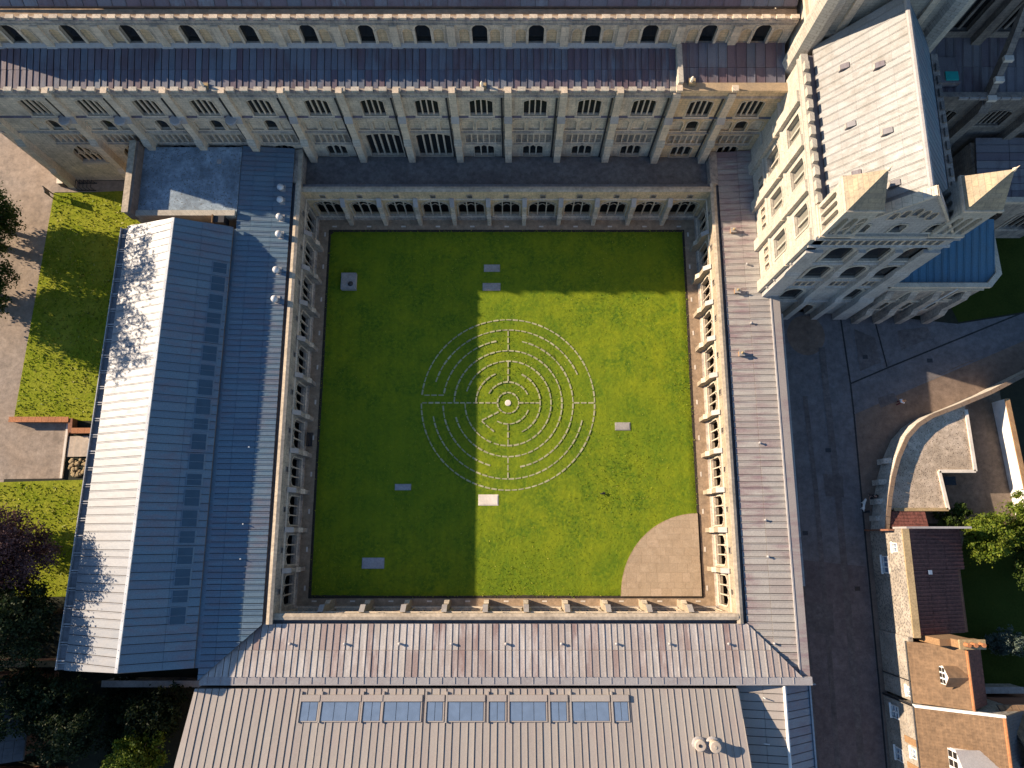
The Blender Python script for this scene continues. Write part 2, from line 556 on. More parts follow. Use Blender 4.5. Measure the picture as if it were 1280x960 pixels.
def clip(poly, a, b):
    """keep the part of poly on the left of a->b"""
    out = []
    n = len(poly)
    def s(p): return (b[0] - a[0]) * (p[1] - a[1]) - (b[1] - a[1]) * (p[0] - a[0])
    for k in range(n):
        p, q = poly[k], poly[(k + 1) % n]
        sp, sq = s(p), s(q)
        if sp >= 0: out.append(p)
        if (sp > 0 and sq < 0) or (sp < 0 and sq > 0):
            t = sp / (sp - sq)
            out.append((p[0] + (q[0] - p[0]) * t, p[1] + (q[1] - p[1]) * t))
    return out


def clip_region(poly, region):
    for k in range(len(region)):
        poly = clip(poly, region[k], region[(k + 1) % len(region)])
        if len(poly) < 3: return []
    return poly


def area(p):
    return 0.5 * sum(p[k][0] * p[(k + 1) % len(p)][1] - p[(k + 1) % len(p)][0] * p[k][1] for k in range(len(p)))


def plane3(p, q, r):
    p, q, r = Vector(p), Vector(q), Vector(r)
    n = (q - p).cross(r - p)
    return lambda x, y: p.z - (n.x * (x - p.x) + n.y * (y - p.y)) / n.z


def roof_panels(parent, region, zf, axis, pitch, tiers, mat, thick=0.05, gap=0.06, roll=0.09, holes=(), stagger=False, step=0.02,
                jitter=0.006, base_mat='seam', base_name='roof', shift=0.0, panel='roof_panel', roll_h=0.055, lap=.025, wob=.09):
    """region: convex ccw XY polygon; axis 'x': panels repeat along x and run along y. tiers: cut values on the run axis."""
    if area(region) < 0: region = region[::-1]
    roof = MB().prism(region, lambda x, y: zf(x, y) - 0.18, lambda x, y: zf(x, y)).build(base_name, base_mat, parent)
    lo = min(p[0 if axis == 'x' else 1] for p in region)
    hi = max(p[0 if axis == 'x' else 1] for p in region)
    n = max(1, round((hi - lo) / pitch))
    pt = (hi - lo) / n
    cuts = [lo] + [lo + pt * (k + random.uniform(-wob, wob)) for k in range(1, n)] + [hi]
    for k in range(n):
        a, b = cuts[k] + gap / 2, cuts[k + 1] - gap / 2
        tt = list(tiers)
        if stagger:
            off = (k % 2) * 0.5 * (tt[1] - tt[0])
            tt = [tt[0]] + [v + off for v in tt[1:-1]] + [tt[-1]]
        for j in range(len(tt) - 1):
            c, d = tt[j], tt[j + 1]
            def rect(a, b, c, d):
                return [(a, c), (b, c), (b, d), (a, d)] if axis == 'x' else [(c, a), (d, a), (d, b), (c, b)]
            g = 0.0 if j == len(tt) - 2 else lap
            pc = clip_region(rect(a, b, c, d - g), region)
            if len(pc) < 3 or abs(area(pc)) < 0.01: continue
            m = (a + b) / 2
            cx = sum(p[0] for p in pc) / len(pc); cy = sum(p[1] for p in pc) / len(pc)
            if any(h[0] < cx < h[1] and h[2] < cy < h[3] for h in holes): continue
            h = thick + step * j + random.uniform(-jitter, jitter)
            tl = random.uniform(-jitter, jitter) * 1.5
            zt = (lambda x, y, h=h, tl=tl, m=m: zf(x, y) + h + tl * ((x if axis == 'x' else y) - m) / pt)
            mb = MB().prism(pc, zf, zt)
            if roll:
                rc = clip_region(rect(b - roll, b, c, d - g), region)
                if len(rc) >= 3 and abs(area(rc)) > 0.004:
                    mb.prism(rc, zf, lambda x, y, zt=zt: zt(x, y) + roll_h)
            mb.build(panel, mat, roof)
    return roof


# ------------------------------------------------------------------ window kits (x along the wall, -y outwards, z up)
def outline(w, hs, ha, kind='round', n=7):
    h = w / 2
    pts = [(-h, 0.0), (h, 0.0)]
    if kind == 'rect':
        return pts + [(h, ha), (-h, ha)]
    arc = []
    for k in range(n + 1):
        s = k / n
        if kind == 'round':
            a = s * math.pi / 2
            arc.append((h * math.cos(a), hs + (ha - hs) * math.sin(a)))
        else:
            e = 1.7 if kind == 'pointed' else 2.6
            arc.append((h * (1 - s ** e), hs + (ha - hs) * s))
    return pts + arc + [(-x, z) for x, z in reversed(arc[:-1])]


def head(x, w, hs, ha, kind):
    s = abs(x) / (w / 2)
    if kind == 'rect': return ha
    if kind == 'round': return hs + (ha - hs) * math.sqrt(max(0, 1 - s * s))
    e = 1.7 if kind == 'pointed' else 2.6
    return hs + (ha - hs) * max(0.0, 1 - s) ** (1 / e)


def grow(ol, g):
    cz = sum(p[1] for p in ol) / len(ol)
    out = []
    for k in range(len(ol)):
        p0, p, p1 = ol[k - 1], ol[k], ol[(k + 1) % len(ol)]
        d1 = Vector((p[0] - p0[0], p[1] - p0[1])); d2 = Vector((p1[0] - p[0], p1[1] - p[1]))
        if d1.length < 1e-6: d1 = d2
        if d2.length < 1e-6: d2 = d1
        d1.normalize(); d2.normalize()
        nrm = Vector((d1.y + d2.y, -d1.x - d2.x))
        if nrm.length < 1e-6: nrm = Vector((d1.y, -d1.x))
        nrm.normalize()
        co = max(0.35, nrm.dot(Vector((d1.y, -d1.x))))
        out.append((p[0] + nrm.x * g / co, p[1] + nrm.y * g / co))
    return out


def window_kit(w, hs, ha, kind='round', lights=1, glass_m='glass_dark', frame='stone_dressed', depth=0.3, frame_w=0.14, tracery=False,
               transom=None, name='window', open_=False, mull=0.11, sill=True, bar=.06):
    ol = outline(w, hs, ha, kind)
    fr = grow(ol, frame_w)
    kit = {'name': name, 'outline': ol, 'main': MB().plate(fr, [ol], -0.07, 0.06).mesh(name, frame), 'ch': []}
    if not open_:
        pane = MB().plate(grow(ol, 0.03), [], depth, depth + 0.05).mesh('pane', glass_m)
        kit['ch'].append(('pane', pane, (0, 0, 0)))
    lw = w / lights
    for k in range(1, lights):
        x = -w / 2 + lw * k
        hh = head(x, w, hs, ha, kind)
        m = MB().box(-mull / 2, mull / 2, depth - 0.2, depth - 0.02, 0, hh + 0.03).mesh('mullion', frame)
        kit['ch'].append(('mullion', m, (x, 0, 0)))
    if lights > 1 and tracery:
        mb = MB()
        z0 = hs - 0.25 * (ha - hs)
        for k in range(lights):                       # small pointed heads over each light
            xc = -w / 2 + lw * (k + 0.5)
            zz = min(z0, head(xc, w, hs, ha, kind) - 0.35)
            o2 = outline(lw * 0.98, zz - 0.2, zz + lw * 0.42, 'pointed', 5)
            o2 = [(x, max(z, zz - 0.25)) for x, z in o2]
            pts = [(x + xc, z) for x, z in o2[2:]]
            for a, b in zip(pts[:-1], pts[1:]):
                mb.cyl((a[0], depth - 0.11, a[1]), (b[0], depth - 0.11, b[1]), bar, bar, 4)
        for sg in (-1, 1) if not open_ else ():       # crossing bars in the head
            for k in range(lights):
                xa = -w / 2 + lw * (k + 0.5)
                xb = xa + sg * lw
                if abs(xb) > w / 2: continue
                za, zb = z0 + lw * 0.42, head(xb * 0.9, w, hs, ha, kind)
                if zb > za:
                    mb.cyl((xa, depth - 0.11, za), (xb * 0.9, depth - 0.11, zb), bar * .8, bar * .8, 4)
        kit['ch'].append(('tracery', mb.mesh('tracery', frame), (0, 0, 0)))
    if transom:
        kit['ch'].append(('transom', MB().box(-w / 2, w / 2, depth - 0.17, depth - 0.03, transom - 0.05, transom + 0.05).mesh('transom', frame), (0, 0, 0)))
    if sill:
        s = MB().profile([(-0.16, -0.16), (0.2, -0.16), (0.2, 0.02), (0.05, 0.02)], -w / 2 - 0.2, w / 2 + 0.2).mesh('sill', frame)
        kit['ch'].append(('sill', s, (0, 0, 0)))
    return kit


def blind_kit(w, hs, ha, kind='round', mat='stone', frame='stone_dressed', lights=1, depth=0.16, name='blind_arch', fw=0.09):
    ol = outline(w, hs, ha, kind, 5)
    mb = MB().plate(grow(ol, 0.02), [], depth, depth + 0.05)
    kit = {'name': name, 'outline': ol, 'main': mb.mesh(name, mat), 'ch': []}
    kit['ch'].append(('moulding', MB().plate(grow(ol, fw), [ol], -0.05, 0.04).mesh('moulding', frame), (0, 0, 0)))
    for k in range(1, lights):
        x = -w / 2 + w / lights * k
        kit['ch'].append(('mullion', MB().box(-0.06, 0.06, -0.03, depth, 0, head(x, w, hs, ha, kind)).mesh('mullion', frame), (x, 0, 0)))
    return kit


def stamp(kit, parent, loc, rotz):
    o = put(kit['name'], kit['main'], parent, loc, rotz)
    rm = Matrix.Rotation(rotz, 3, 'Z')
    for nm, me, off in kit['ch']:
        put(nm, me, o, Vector(loc) + rm @ Vector(off), rotz)
    return o


def facade(parent, name, mat, origin, rotz, outer, items, thick=0.6, front=0.0):
    """origin world point for local (0,0,0)"""
    holes = []
    for kit, u, z in items:
        holes.append([(x + u, zz + z) for x, zz in kit['outline']])
    mb = MB().plate(outer, holes, front, front + thick)
    rm = Matrix.Rotation(rotz, 3, 'Z')
    o = put(name, mb.mesh(name, mat), parent, origin, rotz)
    for kit, u, z in items:
        stamp(kit, parent, Vector(origin) + rm @ Vector((u, front, z)), rotz)
    return o


def rect(x0, x1, z0, z1):
    return [(x0, z0), (x1, z0), (x1, z1), (x0, z1)]


def struct(name, mat, poly, z, thick=None):
    mb = MB()
    if area(poly) < 0: poly = poly[::-1]
    mb.prism(poly, z - (thick or 0.003), z)
    o = mb.build(name, mat)
    return tag(o, kind='structure')



# ================================================================== THE SETTING
XW, XE, YN, YS = -22.3, 21.1, 35.8, -7.1
struct('ground', 'earth', [(-500, -500), (500, -500), (500, 500), (-500, 500)], 0.0, 0.5)
struct('garth_path', 'path_tan', [(XW, YS), (XE, YS), (XE, YN), (XW, YN)], 0.012)
struct('cloister_floor', 'walk_floor', [(-28, -12.6), (26.8, -12.6), (26.8, 40.2), (-28, 40.2)], 0.006)
LX0, LX1, LY0, LY1 = -20.75, 19.5, -5.95, 34.2
struct('lawn_edging', 'dark_edge', [(LX0 - .22, LY0 - .22), (LX1 + .22, LY0 - .22), (LX1 + .22, LY1 + .22), (LX0 - .22, LY1 + .22)], 0.02)
# the lawn: a gently uneven sheet
mb = MB()
NX = 100
for j in range(NX + 1):
    for i in range(NX + 1):
        x = LX0 + (LX1 - LX0) * i / NX; y = LY0 + (LY1 - LY0) * j / NX
        e = min(i, j, NX - i, NX - j)
        mb.v.append((x, y, 0.03 + (0.055 + 0.03 * math.sin(x * .31 + 1.2) * math.sin(y * .27) + random.uniform(-.012, .012) if e > 0 else -0.02)))
for j in range(NX):
    for i in range(NX):
        a = j * (NX + 1) + i
        mb.f.append((a, a + 1, a + NX + 2, a + NX + 1))
tag(mb.build('lawn', 'grass', smooth=True), kind='structure')
def tufts(name, n, inside, z, size, mat, seed, label, box):
    rnd = random.Random(seed)
    mb = MB()
    k = 0
    while k < n:
        x = rnd.uniform(box[0], box[1]); y = rnd.uniform(box[2], box[3])
        if not inside(x, y): continue
        k += 1
        a = rnd.uniform(0, 6.28); s_ = size * rnd.uniform(.5, 1.3)
        dx, dy = math.cos(a) * s_ * .35, math.sin(a) * s_ * .35
        lx, ly = rnd.gauss(0, .5) * s_, rnd.gauss(0, .5) * s_
        i = len(mb.v)
        mb.v += [(x - dx, y - dy, z), (x + dx, y + dy, z), (x + lx, y + ly, z + s_ * rnd.uniform(.35, .75))]
        mb.f.append((i, i + 1, i + 2))
    return tag(mb.build(name, mat), label, 'grass', kind='stuff')


lawn_in = lambda x, y: math.hypot(x - LX1, y - LY0) > 8.45
tufts('lawn_grass', 30000, lawn_in, 0.06, .14, 'tuft', 31, 'short mown grass of the cloister lawn', (LX0 - .12, LX1 + .12, LY0 - .12, LY1 + .12))
# (clip helpers are defined above)
# quarter circle of paving in the south-east corner of the lawn
qc = [(LX1 - 8.3 * math.cos(a), LY0 + 8.4 * math.sin(a)) for a in [k * math.pi / 2 / 18 for k in range(19)]]
terrace = struct('terrace', 'path_tan', [(LX1, LY0)] + qc[::-1], 0.155, 0.15)
qpoly = [(LX1, LY0)] + [(LX1 - 8.22 * math.cos(a), LY0 + 8.32 * math.sin(a)) for a in [k * math.pi / 2 / 18 for k in range(19)]][::-1]
if area(qpoly) < 0: qpoly = qpoly[::-1]
yy = LY0
row = 0
while yy < LY0 + 8.4:
    hgt = random.choice((.62, .78, .95))
    xx = LX1 - 8.6 - random.uniform(0, .6)
    while xx < LX1:
        wd = random.uniform(.75, 1.35)
        pc = clip_region([(xx + .008, yy + .008), (xx + wd - .008, yy + .008), (xx + wd - .008, yy + hgt - .008), (xx + .008, yy + hgt - .008)], qpoly)
        if len(pc) > 2 and abs(area(pc)) > .03:
            MB().prism(pc, .15, .166 + random.uniform(-.004, .004)).build('paving_slab', 'paving_slab', terrace)
        xx += wd
    yy += hgt
# drain slabs set in the garth path, one per bay
pd = []
for k in range(11):
    pd.append((XW + (XE - XW) * (k + .5) / 11, LY1 + .62, .5, .17))
    pd.append((XW + (XE - XW) * (k + .5) / 11, LY0 - .50, .5, .15))
    pd.append((LX0 - .62, YS + (YN - YS) * (k + .5) / 11, .17, .5))
    pd.append((LX1 + .62, YS + (YN - YS) * (k + .5) / 11, .17, .5))
gp = bpy.data.objects['garth_path']
for x, y, a, b in pd:
    MB().box(x - a / 2, x + a / 2, y - b / 2, y + b / 2, 0.012, 0.03).build('drain_slab', 'slab_white', gp)

# east court: tarmac with darker sett lines
struct('court', 'asphalt', [(27.0, -40), (37.6, -40), (37.6, 0.8), (38.4, 3.6), (39.3, 6.6), (41.2, 10.2), (43.6, 12.2), (49.9, 14.9), (62, 19.5), (90, 34), (90, 37), (57, 24.4), (49.6, 23.2), (37, 24.6), (27, 24.6)], 0.010)
struct('footway', 'asphalt_red', [(36.9, -40), (37.55, -40), (37.5, 0.8), (38.3, 3.6), (39.2, 6.6), (41.1, 10.2), (43.5, 12.25), (49.8, 14.95), (62, 19.55), (90, 34.1), (90, 35), (62, 23.3), (49.5, 18.6), (37.2, 13.2), (37.0, 3)], 0.015)
struct('roadway', 'asphalt_plum', [(27.0, -40), (36.7, -40), (36.75, -3), (27.0, -2)], 0.014)
def strip(name, mat, pts, wd, z):
    mb = MB()
    for (a, b) in zip(pts[:-1], pts[1:]):
        d = Vector((b[0] - a[0], b[1] - a[1])).normalized()
        n = Vector((-d.y, d.x)) * wd / 2
        mb.prism([(a[0] + n.x, a[1] + n.y), (a[0] - n.x, a[1] - n.y), (b[0] - n.x, b[1] - n.y), (b[0] + n.x, b[1] + n.y)], z - .003, z)
    return tag(mb.build(name, mat), kind='structure')
strip('sett_line', 'asphalt_line', [(36.6, 24.4), (37.0, 16.4), (37.05, 13.1), (36.95, 0.9), (36.85, -15), (36.6, -40)], .18, 0.020)
strip('sett_line', 'asphalt_line', [(37.0, 16.4), (41.3, 18.2), (57, 24.5)], .17, 0.024)
strip('sett_line', 'asphalt_line', [(40.4, 23.6), (41.2, 18.3)], .16, 0.0275)
strip('sett_line', 'asphalt', [(37.1, 13.1), (44.5, 16.3), (56.8, 21.4)], .2, 0.031)
for x_, wd in ((29.6, .9), (31.9, .5), (34.2, .7)):
    strip('trench_patch', 'asphalt_patch', [(x_, 20.5 if x_ != 31.9 else 15), (x_ + .3, 5), (x_ + .2, -14), (x_, -40)], wd, 0.0345)
for q in ([(38.2, 17.8), (40.6, 18.8), (40.2, 21.6), (38.0, 22.6)], [(43, 20.2), (46.5, 21.6), (46.2, 22.9), (42.8, 22.4)], [(33.2, 4.2), (35.1, 4.1), (35.2, 6.4), (33.1, 6.6)], [(30.2, -6.5), (32.9, -6.7), (32.8, -9.8), (30.1, -9.4)], [(40.0, 13.7), (42.0, 14.5), (41.6, 15.4), (39.8, 14.8)]):
    struct('tarmac_patch', 'asphalt_patch', q, 0.0385)
court_o = bpy.data.objects['court']
for x_, y_ in ((28.4, 12.6), (33.9, 9.1), (38.9, 19.4), (30.7, 0.4), (35.6, -5.2), (46.0, 19.0), (28.5, -8.1)):
    MB().box(x_ - .28, x_ + .28, y_ - .22, y_ + .22, .010, .044).build('drain_cover', 'iron', court_o)
cc = [(32.6 + 2.1 * math.cos(k * math.pi / 12), 21.9 + 2.3 * math.sin(k * math.pi / 12)) for k in range(24)]
struct('paving_disc', 'asphalt_red', cc, 0.018)
struct('verge', 'grass_dark', [(49.7, 23.4), (57.1, 24.6), (90, 37.2), (90, 60), (47, 60), (47.4, 30)], 0.030)
struct('back_garden', 'grass_dark', [(43.2, -40), (80, -40), (80, 1.2), (44.8, 1.2)], 0.012)
strip('garden_path', 'gravel', [(44.0, -4.3), (46.6, -1.2), (47.2, 0.6)], .55, 0.02)
struct('gravel_yard', 'gravel', [(38.6, 1.4), (53.5, 1.4), (53.2, 15.6), (49.7, 14.2), (44.0, 11.8)], 0.008)
# west side: approach path, lawn, terrace
struct('approach', 'path_pink', [(-120, -2), (-54.6, 0.4), (-54.0, 5.9), (-53.8, 12.6), (-53.0, 39.1), (-28, 39.1), (-28, 40.3), (-52, 40.6), (-52, 80), (-120, 80)], 0.008)
struct('west_lawn', 'grass_wild', [(-53.9, 12.3), (-40.6, 12.3), (-39.6, 39.15), (-44.2, 39.3), (-49.0, 39.05), (-53.05, 39.0)], 0.03, 0.05)
struct('south_west_lawn', 'grass_wild', [(-70, -6), (-40.8, -6), (-40.6, 6.1), (-54.2, 5.7), (-70, 5.5)], 0.032, 0.05)
struct('sunken_terrace', 'path_pink', [(-70, 5.8), (-48.0, 6.1), (-48.0, 12.2), (-70, 12.2)], 0.036)

tufts('meadow_grass', 5000, lambda x, y: x < -41.3 + (y - 12) * .03 and x > -53.85 + (y - 12) * .03, 0.03, .24, 'tuft_wild', 32, 'long sunlit grass of the lawn left of the pale roof', (-53.9, -40.4, 12.6, 39.0))
tufts('meadow_grass', 3000, lambda x, y: True, 0.03, .24, 'tuft_wild', 33, 'long grass on the small lawn below the sunken terrace', (-58, -41.2, -5.5, 5.6))
# ================================================================== CLOISTER RANGES
CLW = window_kit(2.85, 2.5, 3.6, 'flat', 3, open_=True, tracery=True, depth=0.30, frame_w=0.14, mull=0.12, frame='stone', bar=.045)
SQW = window_kit(0.5, .6, .62, 'rect', 1, frame='stone_grey', frame_w=0.06, depth=0.25, sill=False)
BUT = MB().profile([(0.1, 0), (-0.86, 0), (-0.86, 1.9), (-0.64, 2.45), (-0.64, 4.35), (-0.12, 5.15), (0.1, 5.15)], -.22, .22)
BUT_ME = BUT.mesh('buttress', 'stone')
BUT_ME_G = BUT.mesh('buttress', 'stone_grey')
BUT_ME_W = BUT.mesh('buttress', 'stone_east')
CAP_ME = MB().profile([(-0.70, 4.33), (-0.14, 5.19), (-0.10, 5.27), (-0.73, 4.40)], -.25, .25).mesh('weathering', 'lead_flash')
CAP2_ME = MB().profile([(-0.91, 1.88), (-0.66, 2.50), (-0.64, 2.58), (-0.94, 1.95)], -.25, .25).mesh('weathering', 'stone')


def cloister_wall(t, origin, rotz, u0, u1, nb, e0, e1, mat, ztop=6.9, bmesh_=None):
    bay = (u1 - u0) / nb
    items = []
    for k in range(nb):
        uc = u0 + bay * (k + .5)
        items.append((CLW, uc, 0.85))
        items.append((SQW, uc, 5.25))
    facade(t, 'arcade_wall', mat, origin, rotz, rect(u0 - e0, u1 + e1, 0, ztop - .62), items, 0.45)
    rm = Matrix.Rotation(rotz, 3, 'Z')
    O = Vector(origin)
    for k in range(1, nb):
        b = put('buttress', bmesh_ or BUT_ME, t, O + rm @ Vector((u0 + bay * k, 0, 0)), rotz)
        for cme in (CAP_ME, CAP2_ME):
            put('weathering', cme, b, O + rm @ Vector((u0 + bay * k, 0, 0)), rotz)
    put('string_course', MB().profile([(0.05, -.07), (-.10, -.05), (-.12, .03), (-.02, .10), (0.05, .10)], u0, u1).mesh('string_course', 'stone_dressed'), t, O + Vector((0, 0, 4.85)), rotz)
    put('coping', MB().profile([(-.14, ztop - .12), (.44, ztop - .12), (.44, ztop - .02), (.15, ztop + .05), (-.14, ztop - .03)], u0 - e0, u1 + e1).mesh('coping', 'parapet_stone'), t, O, rotz)
    put('parapet', MB().profile([(0, ztop - .61), (.32, ztop - .61), (.32, ztop - .12), (0, ztop - .12)], u0 - e0, u1 + e1).mesh('parapet', mat), t, O, rotz)
    put('gutter', MB().profile([(.32, ztop - .61), (1.0, ztop - .61), (1.0, ztop - .57), (.32, ztop - .57)], u0 - e0, u1 + e1).mesh('gutter', 'gutter'), t, O, rotz)
    put('plinth', MB().profile([(0.05, 0.015), (-.2, 0.015), (-.2, .5), (-.02, .66), (0.05, .66)], u0, u1).mesh('plinth', 'stone_grey'), t, O, rotz)


# --- north walk
t = thing('cloister_range', (-.6, 38, 0), 'stone cloister walk with flat dark roof along the foot of the nave', 'cloister', 'cloister ranges round the lawn')
cloister_wall(t, (0, YN, 0), 0, XW, XE, 11, .0, .0, 'stone_warm')
MB().box(XW, XE, 36.62, 40.5, 5.2, 5.45).build('roof', 'asphalt_roof', t)
MB().box(XW, XE, 36.61, 37.15, 5.45, 5.62).build('gutter', 'parapet_dark', t)
for k in range(1, 8):
    x = XW + (XE - XW) * k / 8
    MB().box(x - .05, x + .05, 37.15, 40.5, 5.45, 5.48).build('roof_seam', 'asphalt_roof', t)
tn = t
# --- west walk
t = thing('cloister_range', (-25.3, 13, 0), 'stone cloister walk with lead roof in the shadow of the pale ridged roof', 'cloister', 'cloister ranges round the lawn')
cloister_wall(t, (XW, 0, 0), R(90), YS, YN, 11, .8, .8, 'stone_grey', 7.35, BUT_ME_G)
MB().box(XW - .8, XW, YN + .8, 40.4, 0, 7.07).build('end_wall', 'stone_grey', t)
MB().box(XW - .4, XW + .05, YN + .8, 40.4, 7.075, 7.16).build('coping', 'parapet_stone', t)
MB().box(-28.4, -27.7, -12.6, 40.3, 0, 7.4).build('outer_wall', 'stone_grey', t)
zW = plane3((XW - .8, 0, 7.25), (XW - .8, 10, 7.25), (-28.4, 0, 7.8))
roof_panels(t, [(-28.4, -12.7), (XW - .8, -7.9), (XW - .8, 40.4), (-28.4, 40.4)], zW, 'y', .56, [-28.4, -27.0, -24.9, XW - .8], 'lead_shade_blue', roll_h=.05)
for (x, y) in [(-24.15, 35.7), (-24.1, 34.3), (-24.05, 32.4), (-24.0, 30.5), (-24.0, 26.6), (-23.95, 23.5)]:
    z = zW(x, y)
    v = MB().lathe([(.30, 0), (.30, .42), (.36, .44), (.36, .52), (.28, .70), (.10, .80)], (x, y, z), 12).build('roof_vent', 'pale_metal', t, True)
    MB().box(x - .42, x + .42, y - .42, y + .42, z + .02, z + .1).build('flashing', 'lead_flash', v)
for y in (8.5, 1.2, -2.0):
    z = zW(-25.4, y)
    MB().cyl((-25.4, y, z), (-25.4, y, z + .35), .06, .06, 8).build('vent_pipe', 'pale_metal', t)
MB().profile([(-12.3, 0), (40.3, 0), (40.3, .1), (-12.3, .1)], -.16, .16)
# --- south walk
t = thing('cloister_range', (-.6, -10, 0), 'stone cloister walk with striped brown lead roof below the lawn', 'cloister', 'cloister ranges round the lawn')
cloister_wall(t, (0, YS, 0), R(180), -XE, -XW, 11, .0, .0, 'stone_east', 6.95, BUT_ME_W)
zS = plane3((0, -7.9, 6.75), (10, -7.9, 6.75), (0, -12.4, 7.6))
roof_panels(t, [(-28.15, -12.4), (26.3, -12.4), (21.9, -7.9), (-23.1, -7.9)], zS, 'x', .615, [-12.4, -10.15, -7.9], 'lead_south', step=-.05, thick=.10, roll=.09, roll_h=.055, gap=.045)
MB().box(-28.3, 27.2, -13.12, -12.405, 6.9, 7.66).build('parapet_gutter', 'lead_flash', t)
for k in range(46):
    x = -27.6 + k * 1.18
    MB().box(x - .03, x + .03, -13.0, -12.43, 7.66, 7.70).build('gutter_joint', 'lead_flash', t)
MB().box(-28.3, 27.2, -13.0, -12.5, 0, 6.9).build('outer_wall', 'stone_grey', t)
for k in range(9):
    x = -20.6 + k * 5.05 + random.uniform(-.3, .3)
    z = zS(x, -9.6)
    v = MB().lathe([(.10, .0), (.10, .25), (.16, .27), (.05, .36)], (x, -9.6, z + .05), 8).build('roof_vent', 'lead_flash', t)
# --- east walk
t = thing('cloister_range', (24, 13, 0), 'stone cloister walk with sunlit grey lead roof beside the dark court', 'cloister', 'cloister ranges round the lawn')
cloister_wall(t, (XE, 0, 0), R(-90), -YN, -YS, 11, .8, .8, 'stone_east', 6.9, BUT_ME_W)
zE = plane3((XE + .8, 0, 6.6), (XE + .8, 10, 6.6), (27.2, 0, 7.1))
roof_panels(t, [(XE + .8, -7.9), (26.3, -12.35), (26.3, 24.3), (XE + .8, 24.3)], zE, 'y', .66, [XE + .8, 24.2, 26.3], 'lead_east', roll_h=.045, step=.03)
roof_panels(t, [(XE + .8, 24.3), (25.45, 24.3), (25.45, 40.35), (XE + .8, 40.35)], zE, 'y', .66, [XE + .8, 24.0, 25.45], 'lead_east', roll_h=.045, step=.03)
MB().box(26.32, 27.2, -12.4, 24.35, 6.6, 7.22).build('parapet_gutter', 'lead_east', t)
MB().box(26.24, 26.36, -12.3, 24.3, 7.0, 7.27).build('roof_roll', 'lead_flash', t)
MB().box(26.7, 27.15, -12.4, 24.35, 0, 6.6).build('outer_wall', 'stone', t)
MB().box(XE, XE + .8, YN + .8, 40.4, 0, 6.7).build('end_wall', 'stone_grey', t)
MB().box(27.0, 27.5, -4.5, 22.2, 6.3, 7.0).build('parapet_step', 'lead_east', t)
for y in (31.2, 24.6, 18.0):
    z = zE(23.0, y)
    v = MB().box(22.78, 23.22, y - .23, y + .23, z, z + .5).build('roof_vent', 'brick_ochre', t)
    MB().prism([(22.72, y - .29), (23.28, y - .29), (23.28, y + .29), (22.72, y + .29)], z + .5, z + .57).build('vent_cap', 'slab', v)
    MB().lathe([(.12, 0), (.12, .2), (.02, .3)], (23.0, y, z + .58), 8).build('finial', 'ochre_stone', v)
for y in (27.5, 21.2, 9.0, 1.6, -1.8, -9.6):
    z = zE(24.2, y)
    MB().lathe([(.09, .0), (.09, .28), (.14, .3), (.04, .38)], (24.2, y, z + .05), 8).build('vent_pipe', 'lead_flash', t)

# ================================================================== NAVE
t = thing('cathedral_nave', (-13.5, 48, 0), 'long stone cathedral nave with clerestory and dark lead aisle roof', 'church')
NV = t
YA = 40.6          # aisle wall
YC = 45.0          # clerestory wall
bays = [-46.05, -40.6, -35.15, -29.7, -24.25, -18.75, -13.42, -8.2, -2.98, 2.24, 7.46, 12.7, 18.1, 23.0]
GW = window_kit(2.2, 2.2, 2.7, 'flat', 4, depth=0.3, mull=0.12, frame_w=.1, frame='stone_dressed')
BW = blind_kit(1.15, 1.25, 1.8, 'round', 'stone')
BWD = window_kit(1.15, 1.25, 1.8, 'round', 1, frame_w=.1, sill=False)
BT = blind_kit(3.7, 1.5, 1.5, 'rect', 'stone_grey', lights=6, depth=.28, name='blind_tracery')
LW = window_kit(2.1, 1.75, 2.25, 'flat', 3, depth=.32, tracery=True, mull=.13, frame_w=.08, sill=False)
LWB = window_kit(2.6, 1.6, 3.4, 'pointed', 4, depth=.32, tracery=True, mull=.13, frame_w=.12)
TW = window_kit(3.55, 3.9, 4.45, 'flat', 5, depth=.32, mull=.17, frame_w=.10, sill=False)
items, block_items = [], []
for k, x in enumerate(bays):
    tgt = block_items if x > 15.5 else items
    tgt.append((GW, x, 13.2))
    for j, dx in enumerate((-1.55, 0, 1.55)):
        lit = (j == 1 and (k < 5 or x > 15.5))
        tgt.append((BWD if lit else BW, x + dx, 10.65))
    if k in (6, 7):
        tgt.append((TW, x, 5.55))
    else:
        tgt.append((BT, x, 8.3))
        if k < 2:
            tgt.append((LWB, x, 4.3))
        else:
            tgt.append((LW, x, 5.55))
facade(t, 'aisle_wall', 'stone', (0, YA, 0), 0, rect(-52.5, 15.45, 0, 16.75), items, .7)
facade(t, 'aisle_wall', 'stone_warm', (0, YA - .12, 0), 0, rect(15.45, 25.5, 0, 17.3), block_items, .8)
for (x0, x1, yo) in ((-52.5, 15.45, 0), (15.45, 25.5, -.12)):
    for z in (12.95, 10.25, 16.35):
        put('string_course', MB().profile([(0.05, -.08), (-.12, -.05), (-.18, .03), (-.02, .16), (0.05, .16)], x0, x1).mesh('string_course', 'lead_nave' if z == 12.95 else 'stone_grey'), t, (0, YA + yo, z), 0)
for k, x in enumerate(bays):
    if k not in (6, 7):
        put('string_course', MB().profile([(0.05, -.08), (-.10, -.05), (-.12, .03), (-.02, .12), (0.05, .12)], -2.0, 2.0).mesh('string_course', 'stone_grey'), t, (x, YA if x < 15.5 else YA - .12, 8.0), 0)
